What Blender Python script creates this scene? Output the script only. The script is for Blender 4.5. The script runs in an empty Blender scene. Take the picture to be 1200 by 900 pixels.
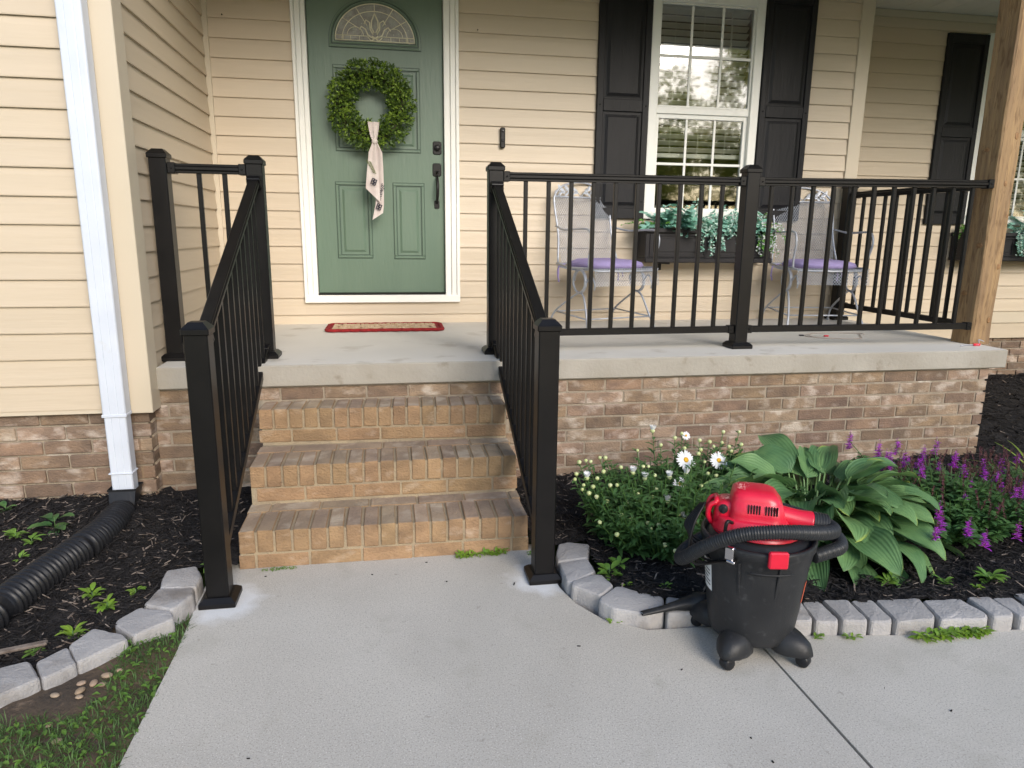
import bpy, math, random
from mathutils import Vector, Matrix, noise
R = math.radians
PI = math.pi
rng = random.Random(7)
S = bpy.context.scene
COL = S.collection

# ------------------------------------------------------------------ camera
cam = bpy.data.cameras.new('camera')
cam.sensor_width = 36
cam.lens = 811.07 / 1200 * 36
cam.clip_start = 0.05
cam.clip_end = 600
co = bpy.data.objects.new('camera', cam)
COL.objects.link(co)
def cam_axes(yaw, pitch, roll):
    sy, cy = math.sin(yaw), math.cos(yaw)
    f = Vector((sy, cy, 0)); r = Vector((cy, -sy, 0)); u = Vector((0, 0, 1))
    f2 = f * math.cos(pitch) - u * math.sin(pitch)
    u2 = u * math.cos(pitch) + f * math.sin(pitch)
    r3 = r * math.cos(roll) + u2 * math.sin(roll)
    u3 = u2 * math.cos(roll) - r * math.sin(roll)
    return r3, u3, f2
cr, cu, cf = cam_axes(.1745, .2139, .0102)
co.matrix_world = Matrix(((cr.x, cu.x, -cf.x, 1.3092), (cr.y, cu.y, -cf.y, -3.3882), (cr.z, cu.z, -cf.z, 1.2954), (0, 0, 0, 1)))
S.camera = co

# ------------------------------------------------------------------ light
LIGHT_EL, LIGHT_AZ = 27, 162        # azimuth clockwise from +Y: the light comes from the front right
w = bpy.data.worlds.new('World'); S.world = w; w.use_nodes = True
nt = w.node_tree
bg = nt.nodes['Background']
sky = nt.nodes.new('ShaderNodeTexSky')
sky.sky_type = 'NISHITA'; sky.sun_disc = False
sky.sun_elevation = R(LIGHT_EL); sky.sun_rotation = R(LIGHT_AZ)
sky.air_density = 1.0; sky.dust_density = 1.2; sky.ozone_density = 1.0
nt.links.new(sky.outputs[0], bg.inputs[0])
bg.inputs[1].default_value = 0.15
sl = bpy.data.lights.new('front_bounce', 'SUN'); sl.energy = 1.5; sl.angle = R(30); sl.color = (1.0, .93, .85)  # wide soft lamp added for the warm bounce off the sunlit yard
so = bpy.data.objects.new('front_bounce', sl); COL.objects.link(so)
d = Vector((math.sin(R(LIGHT_AZ)) * math.cos(R(LIGHT_EL)), math.cos(R(LIGHT_AZ)) * math.cos(R(LIGHT_EL)), math.sin(R(LIGHT_EL))))
so.rotation_euler = d.to_track_quat('Z', 'Y').to_euler()
S.view_settings.view_transform = 'Standard'
S.view_settings.look = 'None'
S.view_settings.exposure = 1.0
S.view_settings.gamma = 1
S.cycles.max_bounces = 8
S.cycles.transparent_max_bounces = 16

# ------------------------------------------------------------------ materials
def mat(name, c1, c2=None, scale=4.0, rough=.6, bump=0, bscale=60, rnd=0, c3=None, s3=20, t3=(.55, .7), metal=0, stretch=(1, 1, 1), spec=.5,
        t2=(.35, .65), local=False, trans=0, coat=0, hue=0, f3=1.0):
    m = bpy.data.materials.new(name); m.use_nodes = True
    N = m.node_tree.nodes; L = m.node_tree.links
    b = N['Principled BSDF']
    b.inputs['Roughness'].default_value = rough
    b.inputs['Metallic'].default_value = metal
    b.inputs['Specular IOR Level'].default_value = spec
    if coat: b.inputs['Coat Weight'].default_value = coat; b.inputs['Coat Roughness'].default_value = .15
    if local:
        g = N.new('ShaderNodeTexCoord'); pos = g.outputs['Object']
    else:
        g = N.new('ShaderNodeNewGeometry'); pos = g.outputs['Position']
    mp = N.new('ShaderNodeVectorMath'); mp.operation = 'MULTIPLY'; mp.inputs[1].default_value = stretch
    L.new(pos, mp.inputs[0]); vec = mp.outputs[0]
    def rgb(c): return (c[0], c[1], c[2], 1)
    col = None
    def noise_mask(sc, lo, hi, detail=5):
        n = N.new('ShaderNodeTexNoise'); n.inputs['Scale'].default_value = sc; n.inputs['Detail'].default_value = detail
        L.new(vec, n.inputs['Vector'])
        r = N.new('ShaderNodeMapRange'); r.inputs[1].default_value = lo; r.inputs[2].default_value = hi
        L.new(n.outputs[0], r.inputs[0]); return r.outputs[0]
    cur = N.new('ShaderNodeRGB'); cur.outputs[0].default_value = rgb(c1); col = cur.outputs[0]
    if c2 is not None:
        mx = N.new('ShaderNodeMix'); mx.data_type = 'RGBA'
        L.new(noise_mask(scale, *t2), mx.inputs[0]); L.new(col, mx.inputs[6]); mx.inputs[7].default_value = rgb(c2); col = mx.outputs[2]
    if c3 is not None:
        mx = N.new('ShaderNodeMix'); mx.data_type = 'RGBA'
        mk = noise_mask(s3, *t3)
        if f3 != 1.0:
            mm = N.new('ShaderNodeMath'); mm.operation = 'MULTIPLY'; mm.inputs[1].default_value = f3; L.new(mk, mm.inputs[0]); mk = mm.outputs[0]
        L.new(mk, mx.inputs[0]); L.new(col, mx.inputs[6]); mx.inputs[7].default_value = rgb(c3); col = mx.outputs[2]
    if rnd:
        oi = N.new('ShaderNodeObjectInfo'); hs = N.new('ShaderNodeHueSaturation')
        mr = N.new('ShaderNodeMapRange'); mr.inputs[3].default_value = 1 - rnd; mr.inputs[4].default_value = 1 + rnd
        L.new(oi.outputs['Random'], mr.inputs[0]); L.new(mr.outputs[0], hs.inputs['Value']); L.new(col, hs.inputs['Color'])
        if hue:
            m2 = N.new('ShaderNodeMath'); m2.operation = 'MULTIPLY'; m2.inputs[1].default_value = 7.31; L.new(oi.outputs['Random'], m2.inputs[0])
            m3 = N.new('ShaderNodeMath'); m3.operation = 'FRACT'; L.new(m2.outputs[0], m3.inputs[0])
            m4 = N.new('ShaderNodeMapRange'); m4.inputs[3].default_value = .5 - hue; m4.inputs[4].default_value = .5 + hue
            L.new(m3.outputs[0], m4.inputs[0]); L.new(m4.outputs[0], hs.inputs['Hue'])
        col = hs.outputs[0]
    L.new(col, b.inputs['Base Color'])
    if bump:
        n = N.new('ShaderNodeTexNoise'); n.inputs['Scale'].default_value = bscale; n.inputs['Detail'].default_value = 6
        L.new(vec, n.inputs['Vector'])
        bp = N.new('ShaderNodeBump'); bp.inputs['Strength'].default_value = bump; bp.inputs['Distance'].default_value = .01
        L.new(n.outputs[0], bp.inputs['Height']); L.new(bp.outputs[0], b.inputs['Normal'])
    if trans:
        out = [n for n in N if n.type == 'OUTPUT_MATERIAL'][0]
        t = N.new('ShaderNodeBsdfTranslucent'); ms = N.new('ShaderNodeMixShader'); ms.inputs[0].default_value = trans
        L.new(col, t.inputs[0]); L.new(b.outputs[0], ms.inputs[1]); L.new(t.outputs[0], ms.inputs[2]); L.new(ms.outputs[0], out.inputs[0])
    return m

SID = mat('siding', (.54, .45, .335), (.505, .42, .31), scale=3, rough=.45, bump=.16, bscale=16, stretch=(.25, .25, 3), rnd=.035, c3=(.47, .385, .27), s3=1.6, t3=(.5, .8), f3=.35)
SIDC = mat('siding_corner', (.55, .475, .365), (.52, .45, .34), scale=2, rough=.42)
WHITE = mat('white_trim', (.80, .79, .74), (.74, .74, .70), scale=3, rough=.4)
GUTTER = mat('white_downspout', (.58, .62, .69), (.54, .58, .65), scale=6, rough=.38, bump=.04, bscale=40, c3=(.50, .49, .45), s3=14, t3=(.66, .85), f3=.5)
DOORG = mat('green_door', (.120, .180, .128), (.105, .162, .114), scale=2.2, rough=.4, bump=.14, bscale=26, stretch=(2.2, 1, .35), c3=(.085, .14, .10), s3=1.1, t3=(.5, .75), f3=.5)
DOORD = mat('green_groove_shade', (.03, .06, .042), rough=.45)  # dark copy of the door green: groove shade put into the colour
BLACK = mat('black_hardware', (.012, .011, .011), spec=.25, rough=.35)
SHUT = mat('black_shutter', (.007, .007, .0085), (.010, .010, .012), scale=12, spec=.25, rough=.5, bump=.25, bscale=60, stretch=(1, 1, .12))
RAIL = mat('bronze_black_rail', (.0046, .0044, .0047), (.0068, .0064, .0066), scale=8, spec=.25, rough=.36, bump=.03, bscale=200)
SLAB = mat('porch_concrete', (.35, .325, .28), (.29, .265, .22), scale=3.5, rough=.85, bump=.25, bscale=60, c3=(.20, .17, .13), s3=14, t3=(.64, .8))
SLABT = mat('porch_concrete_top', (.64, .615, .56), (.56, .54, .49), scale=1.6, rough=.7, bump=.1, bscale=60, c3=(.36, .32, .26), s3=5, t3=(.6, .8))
def walk_mat():
    m = mat('walk_concrete', (.50, .475, .425), (.43, .405, .36), scale=1.4, rough=.9, bump=.16, bscale=330, c3=(.27, .255, .23), s3=210, t3=(.52, .66), f3=.8)
    N = m.node_tree.nodes; L = m.node_tree.links; b = N['Principled BSDF']
    src = b.inputs['Base Color'].links[0].from_socket
    g = N.new('ShaderNodeNewGeometry')
    n = N.new('ShaderNodeTexNoise'); n.inputs['Scale'].default_value = 260; n.inputs['Detail'].default_value = 2; L.new(g.outputs['Position'], n.inputs['Vector'])
    r = N.new('ShaderNodeMapRange'); r.inputs[1].default_value = .60; r.inputs[2].default_value = .68; L.new(n.outputs[0], r.inputs[0])
    mx = N.new('ShaderNodeMix'); mx.data_type = 'RGBA'; L.new(r.outputs[0], mx.inputs[0]); L.new(src, mx.inputs[6]); mx.inputs[7].default_value = (.62, .60, .55, 1)
    for (sc, lo, hi, cc, fx) in ((.9, .50, .72, (.30, .285, .25, 1), .45), (5.0, .60, .72, (.33, .31, .26, 1), .4), (38, .66, .74, (.24, .22, .19, 1), .5)):
        n5 = N.new('ShaderNodeTexNoise'); n5.inputs['Scale'].default_value = sc; n5.inputs['Detail'].default_value = 7; n5.inputs['Distortion'].default_value = .4; L.new(g.outputs['Position'], n5.inputs['Vector'])
        r5 = N.new('ShaderNodeMapRange'); r5.inputs[1].default_value = lo; r5.inputs[2].default_value = hi; r5.inputs[4].default_value = fx; L.new(n5.outputs[0], r5.inputs[0])
        m5 = N.new('ShaderNodeMix'); m5.data_type = 'RGBA'; L.new(r5.outputs[0], m5.inputs[0]); L.new(mx.outputs[2], m5.inputs[6]); m5.inputs[7].default_value = cc; mx = m5
    # pale drilling dust round the post feet
    prev = mx.outputs[2]
    for (px, py, rad) in ((.70, -1.0, .17), (1.86, -1.0, .17)):
        sub = N.new('ShaderNodeVectorMath'); sub.operation = 'SUBTRACT'; sub.inputs[1].default_value = (px, py, 0); L.new(g.outputs['Position'], sub.inputs[0])
        ln = N.new('ShaderNodeVectorMath'); ln.operation = 'LENGTH'; L.new(sub.outputs[0], ln.inputs[0])
        nn = N.new('ShaderNodeTexNoise'); nn.inputs['Scale'].default_value = 14; nn.inputs['Detail'].default_value = 4; L.new(g.outputs['Position'], nn.inputs['Vector'])
        ad = N.new('ShaderNodeMath'); ad.operation = 'MULTIPLY_ADD'; ad.inputs[1].default_value = -.14; L.new(nn.outputs[0], ad.inputs[0]); L.new(ln.outputs['Value'], ad.inputs[2])
        rr = N.new('ShaderNodeMapRange'); rr.inputs[1].default_value = rad - .085; rr.inputs[2].default_value = .01; rr.inputs[4].default_value = .6; L.new(ad.outputs[0], rr.inputs[0])
        m2 = N.new('ShaderNodeMix'); m2.data_type = 'RGBA'; L.new(rr.outputs[0], m2.inputs[0]); L.new(prev, m2.inputs[6]); m2.inputs[7].default_value = (.72, .74, .76, 1)
        prev = m2.outputs[2]
    L.new(prev, b.inputs['Base Color'])
    return m
WALK = walk_mat()
def brick_mat(name, base, dark, wash, washlo=.52, rnd=.14, hue=.008, f3=.75):
    return mat(name, base, dark, scale=9, rough=.88, bump=.6, bscale=80, rnd=rnd, c3=wash, s3=11, t3=(washlo, washlo + .16), f3=f3, hue=hue, t2=(.38, .62), stretch=(1, 1, 1.6))
BRK = brick_mat('brick_wall_face', (.245, .165, .105), (.155, .105, .072), (.46, .39, .32), .52, f3=.6)
BRKA = brick_mat('brick_wall_pale', (.29, .205, .14), (.19, .135, .095), (.52, .45, .38), .49, f3=.65)
BRKB = brick_mat('brick_wall_dark', (.195, .13, .088), (.13, .09, .065), (.40, .33, .27), .58, f3=.55)
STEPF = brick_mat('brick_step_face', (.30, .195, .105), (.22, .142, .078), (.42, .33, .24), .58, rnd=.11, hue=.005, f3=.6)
STEPT = brick_mat('brick_step_top', (.32, .24, .165), (.24, .18, .13), (.42, .35, .27), .50, rnd=.12)  # greyer than the faces: weathering, with sky light partly put into the colour
MORT = mat('mortar', (.33, .265, .175), (.26, .21, .145), scale=14, rough=.95, bump=.5, bscale=120)
MORTW = mat('wall_mortar', (.30, .25, .19), (.24, .20, .15), scale=14, rough=.95, bump=.5, bscale=120, c3=(.5, .46, .4), s3=9, t3=(.62, .75))
MULCH = mat('black_mulch', (.011, .010, .0105), (.02, .018, .018), scale=30, spec=.25, rough=.85, bump=1.0, bscale=90, c3=(.05, .042, .035), s3=60, t3=(.66, .78))
CHIP = mat('mulch_chip', (.012, .011, .0115), (.028, .024, .022), scale=60, spec=.25, rough=.7, bump=.4, bscale=200, t2=(.5, .7))
CHIPB = mat('brown_chip', (.07, .05, .038), (.22, .18, .15), scale=28, rough=.8)
SOIL = mat('soil', (.10, .068, .042), (.055, .04, .028), scale=7, rough=.95, bump=.8, bscale=60, c3=(.17, .12, .08), s3=24, t3=(.6, .75))
LAWN = mat('lawn', (.045, .085, .02), (.07, .11, .03), scale=1.2, rough=.9, bump=.6, bscale=40)
GRASS = mat('grass_blade', (.045, .10, .02), (.09, .17, .04), scale=12, rough=.6, trans=.25)
STONE = mat('edging_concrete', (.36, .35, .345), (.29, .28, .275), scale=7, rough=.95, bump=.4, bscale=120, c3=(.15, .125, .10), s3=6, t3=(.56, .72), rnd=.10, f3=.7)
PEB = mat('pebble', (.36, .25, .16), (.26, .2, .15), scale=20, rough=.7, rnd=.25, hue=.01)
DRAIN = mat('drain_plastic', (.014, .0145, .0165), spec=.25, rough=.36, bump=.05, bscale=90)
VBLK = mat('vacuum_black', (.017, .018, .020), (.024, .025, .027), scale=10, spec=.25, rough=.42, bump=.08, bscale=260, c3=(.085, .085, .09), s3=38, t3=(.60, .78), f3=.45)
VHOSE = mat('vacuum_hose', (.025, .027, .030), spec=.25, rough=.38)
VRED = mat('vacuum_red', (.62, .008, .035), (.55, .006, .03), scale=8, rough=.38, coat=.2)
STICK = mat('sticker_white', (.75, .76, .76), rough=.4)
METAL = mat('latch_metal', (.5, .5, .52), rough=.25, metal=1)
WOODP = None
def wood_mat(name, c1, c2, knot=(.10, .045, .015)):
    m = mat(name, c1, c2, scale=7, rough=.75, bump=.5, bscale=30, stretch=(5, 5, .35), t2=(.3, .7))
    N = m.node_tree.nodes; L = m.node_tree.links; b = N['Principled BSDF']
    src = b.inputs['Base Color'].links[0].from_socket
    g = N.new('ShaderNodeNewGeometry')
    mp = N.new('ShaderNodeVectorMath'); mp.operation = 'MULTIPLY'; mp.inputs[1].default_value = (14, 14, 2.6); L.new(g.outputs['Position'], mp.inputs[0])
    wv = N.new('ShaderNodeTexNoise'); wv.inputs['Scale'].default_value = 4; wv.inputs['Detail'].default_value = 8; wv.inputs['Distortion'].default_value = .6; L.new(mp.outputs[0], wv.inputs['Vector'])
    r = N.new('ShaderNodeMapRange'); r.inputs[1].default_value = .52; r.inputs[2].default_value = .66; r.inputs[4].default_value = .55; L.new(wv.outputs[0], r.inputs[0])
    mx = N.new('ShaderNodeMix'); mx.data_type = 'RGBA'; L.new(r.outputs[0], mx.inputs[0]); L.new(src, mx.inputs[6]); mx.inputs[7].default_value = (*knot, 1)
    L.new(mx.outputs[2], b.inputs['Base Color'])
    return m
WOODP = wood_mat('cedar_post', (.35, .225, .105), (.20, .125, .065))
KNOT = mat('wood_knot', (.20, .10, .04), (.30, .17, .07), scale=60, rough=.7)
CHAIRM = mat('chair_wire', (.46, .49, .54), (.36, .38, .43), scale=20, rough=.38, metal=.25)
CUSH = mat('lilac_cushion', (.37, .30, .55), (.33, .27, .50), scale=8, rough=.9, bump=.3, bscale=150)
FBOX = mat('flower_box_black', (.02, .019, .021), spec=.25, rough=.45)
def leafm(name, a, b_, tr=.25, rough=.45, scale=9, rnd=.0): return mat(name, a, b_, scale=scale, rough=rough, trans=tr, rnd=rnd)
L_BOX = leafm('boxwood_leaf', (.10, .17, .025), (.04, .085, .012), scale=25)
L_BOX2 = leafm('boxwood_leaf_bright', (.25, .37, .05), (.16, .26, .03), scale=25)
L_DAISY = leafm('daisy_leaf', (.055, .13, .04), (.09, .19, .055), scale=10)
STEM = leafm('green_stem', (.06, .13, .03), (.08, .16, .04), .1)
L_EUC = leafm('eucalyptus_leaf', (.33, .58, .50), (.18, .44, .32), scale=20)
L_EUCW = leafm('pale_sprig', (.74, .84, .78), (.48, .70, .60), scale=40)
L_BRT = leafm('bright_leaf', (.10, .30, .06), (.17, .38, .05), scale=20)
L_WEED = leafm('weed_leaf', (.10, .22, .035), (.17, .30, .05), scale=20)
L_WEEDY = leafm('yellow_weed_leaf', (.20, .32, .03), (.13, .26, .03), scale=20)
L_SAL = leafm('salvia_leaf', (.055, .14, .05), (.10, .21, .06), scale=14)
L_DAY = leafm('daylily_leaf', (.19, .30, .05), (.32, .36, .06), scale=6)
PURP = leafm('salvia_purple', (.58, .08, .68), (.40, .035, .50), .2, .6, 60)
PURPD = leafm('salvia_calyx', (.10, .025, .05), (.17, .08, .06), .15, .7, 40)
PETAL = leafm('daisy_petal', (.82, .83, .85), (.74, .76, .76), .25, .5)
YELL = mat('daisy_centre', (.75, .42, .02), (.6, .30, .01), scale=200, rough=.7, bump=.5, bscale=300)
BUD = leafm('daisy_bud', (.50, .58, .22), (.68, .72, .42), .2, .5, 60)
CLOTH = mat('cream_cloth', (.60, .54, .50), (.52, .44, .41), scale=10, rough=.95, bump=.3, bscale=200)
INK = mat('dark_print', (.012, .015, .03), rough=.9)
FERN = mat('green_print', (.12, .15, .05), rough=.9)
LEAD = mat('brass_came', (.78, .74, .58), rough=.4, metal=.1)
MATR = mat('mat_red', (.28, .012, .014), (.20, .01, .012), scale=60, rough=.95, bump=.6, bscale=200)
MATT = mat('mat_weave', (.45, .30, .17), (.60, .48, .33), scale=26, rough=.95, bump=.6, bscale=200, c3=(.14, .05, .03), s3=22, t3=(.62, .68))
CEIL = mat('vinyl_ceiling', (.80, .79, .74), rough=.5)
ROOF = mat('roof_shingle', (.05, .045, .042), (.08, .07, .065), scale=8, rough=.95, bump=.5, bscale=30)
BLIND = mat('blind_slat', (.82, .80, .72), rough=.5)
DARK = mat('dark_room', (.03, .028, .025), (.045, .04, .035), scale=1, rough=.9)
LBL = mat('orange_label', (.45, .08, .03), rough=.5)

def hosta_mat():
    m = bpy.data.materials.new('hosta_leaf'); m.use_nodes = True
    N = m.node_tree.nodes; L = m.node_tree.links; b = N['Principled BSDF']; b.inputs['Roughness'].default_value = .5; b.inputs['Specular IOR Level'].default_value = .35
    uv = N.new('ShaderNodeUVMap'); uv.uv_map = 'UVMap'
    sp = N.new('ShaderNodeSeparateXYZ'); L.new(uv.outputs[0], sp.inputs[0])
    # veins run along the leaf: stripes across v
    mu = N.new('ShaderNodeMath'); mu.operation = 'MULTIPLY'; mu.inputs[1].default_value = 2 * PI * 9; L.new(sp.outputs[1], mu.inputs[0])
    sn = N.new('ShaderNodeMath'); sn.operation = 'COSINE'; L.new(mu.outputs[0], sn.inputs[0])
    pw = N.new('ShaderNodeMapRange'); pw.inputs[1].default_value = .55; pw.inputs[2].default_value = 1; L.new(sn.outputs[0], pw.inputs[0])
    oi = N.new('ShaderNodeObjectInfo')
    n = N.new('ShaderNodeTexNoise'); n.inputs['Scale'].default_value = 14; n.inputs['Detail'].default_value = 4
    g = N.new('ShaderNodeNewGeometry'); L.new(g.outputs['Position'], n.inputs['Vector'])
    c = N.new('ShaderNodeMix'); c.data_type = 'RGBA'; c.inputs[6].default_value = (.075, .165, .065, 1); c.inputs[7].default_value = (.18, .31, .11, 1)
    ad = N.new('ShaderNodeMath'); ad.operation = 'MULTIPLY_ADD'; ad.inputs[1].default_value = .6; ad.use_clamp = True; L.new(oi.outputs['Random'], ad.inputs[0])
    nm = N.new('ShaderNodeMapRange'); nm.inputs[1].default_value = .4; nm.inputs[2].default_value = .75; nm.inputs[4].default_value = .5; L.new(n.outputs[0], nm.inputs[0])
    L.new(nm.outputs[0], ad.inputs[2]); L.new(ad.outputs[0], c.inputs[0])
    v = N.new('ShaderNodeMix'); v.data_type = 'RGBA'; v.inputs[7].default_value = (.13, .27, .11, 1)
    vf = N.new('ShaderNodeMath'); vf.operation = 'MULTIPLY'; vf.inputs[1].default_value = .22; L.new(pw.outputs[0], vf.inputs[0])
    L.new(vf.outputs[0], v.inputs[0]); L.new(c.outputs[2], v.inputs[6])
    # yellowing rim on some leaves
    ab = N.new('ShaderNodeMath'); ab.operation = 'SUBTRACT'; ab.inputs[1].default_value = .5; L.new(sp.outputs[1], ab.inputs[0])
    a2 = N.new('ShaderNodeMath'); a2.operation = 'ABSOLUTE'; L.new(ab.outputs[0], a2.inputs[0])
    mxx = N.new('ShaderNodeMath'); mxx.operation = 'MULTIPLY_ADD'; mxx.inputs[1].default_value = .75; L.new(sp.outputs[0], mxx.inputs[0]); L.new(a2.outputs[0], mxx.inputs[2])
    n2 = N.new('ShaderNodeTexNoise'); n2.inputs['Scale'].default_value = 9; L.new(g.outputs['Position'], n2.inputs['Vector'])
    a3 = N.new('ShaderNodeMath'); a3.operation = 'MULTIPLY_ADD'; a3.inputs[1].default_value = .4; L.new(n2.outputs[0], a3.inputs[0]); L.new(mxx.outputs[0], a3.inputs[2])
    a4 = N.new('ShaderNodeMath'); a4.operation = 'MULTIPLY_ADD'; a4.inputs[1].default_value = .28; L.new(oi.outputs['Random'], a4.inputs[0]); L.new(a3.outputs[0], a4.inputs[2])
    mr = N.new('ShaderNodeMapRange'); mr.inputs[1].default_value = 1.40; mr.inputs[2].default_value = 1.62; mr.inputs[4].default_value = .8; L.new(a4.outputs[0], mr.inputs[0])
    y = N.new('ShaderNodeMix'); y.data_type = 'RGBA'; y.inputs[7].default_value = (.34, .40, .06, 1); L.new(mr.outputs[0], y.inputs[0]); L.new(v.outputs[2], y.inputs[6])
    L.new(y.outputs[2], b.inputs['Base Color'])
    bp = N.new('ShaderNodeBump'); bp.inputs['Strength'].default_value = .28; bp.inputs['Distance'].default_value = .003; L.new(sn.outputs[0], bp.inputs['Height']); bp.invert = True
    L.new(bp.outputs[0], b.inputs['Normal'])
    t = N.new('ShaderNodeBsdfTranslucent'); ms = N.new('ShaderNodeMixShader'); ms.inputs[0].default_value = .15
    out = [x for x in N if x.type == 'OUTPUT_MATERIAL'][0]
    L.new(y.outputs[2], t.inputs[0]); L.new(b.outputs[0], ms.inputs[1]); L.new(t.outputs[0], ms.inputs[2]); L.new(ms.outputs[0], out.inputs[0])
    return m
HOSTA = hosta_mat()
def glass_mat(name, refl=.30):
    m = bpy.data.materials.new(name); m.use_nodes = True
    N = m.node_tree.nodes; L = m.node_tree.links
    N.remove(N['Principled BSDF']); out = [x for x in N if x.type == 'OUTPUT_MATERIAL'][0]
    t = N.new('ShaderNodeBsdfTransparent'); t.inputs[0].default_value = (.75, .78, .76, 1)
    g = N.new('ShaderNodeBsdfGlossy'); g.inputs['Roughness'].default_value = 0.03; g.inputs[0].default_value = (.95, .97, 1, 1)
    ns = N.new('ShaderNodeTexNoise'); ns.inputs['Scale'].default_value = 3.0
    ge = N.new('ShaderNodeNewGeometry'); L.new(ge.outputs['Position'], ns.inputs['Vector'])
    bp = N.new('ShaderNodeBump'); bp.inputs['Strength'].default_value = .03; bp.inputs['Distance'].default_value = .02
    L.new(ns.outputs[0], bp.inputs['Height']); L.new(bp.outputs[0], g.inputs['Normal'])
    ms = N.new('ShaderNodeMixShader')
    f = N.new('ShaderNodeFresnel'); f.inputs[0].default_value = 1.5
    ma = N.new('ShaderNodeMath'); ma.operation = 'MULTIPLY_ADD'; ma.inputs[1].default_value = 1.0; ma.inputs[2].default_value = refl - .04; ma.use_clamp = True
    L.new(f.outputs[0], ma.inputs[0]); L.new(ma.outputs[0], ms.inputs[0]); L.new(t.outputs[0], ms.inputs[1]); L.new(g.outputs[0], ms.inputs[2]); L.new(ms.outputs[0], out.inputs[0])
    return m
GLASS = glass_mat('window_glass', .20)
def frost_mat():
    m = mat('textured_glass', (.40, .40, .38), (.26, .255, .24), scale=30, rough=.16, bump=.8, bscale=130, c3=(.5, .5, .47), s3=60, t3=(.6, .7))
    return m
FROST = frost_mat()

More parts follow.
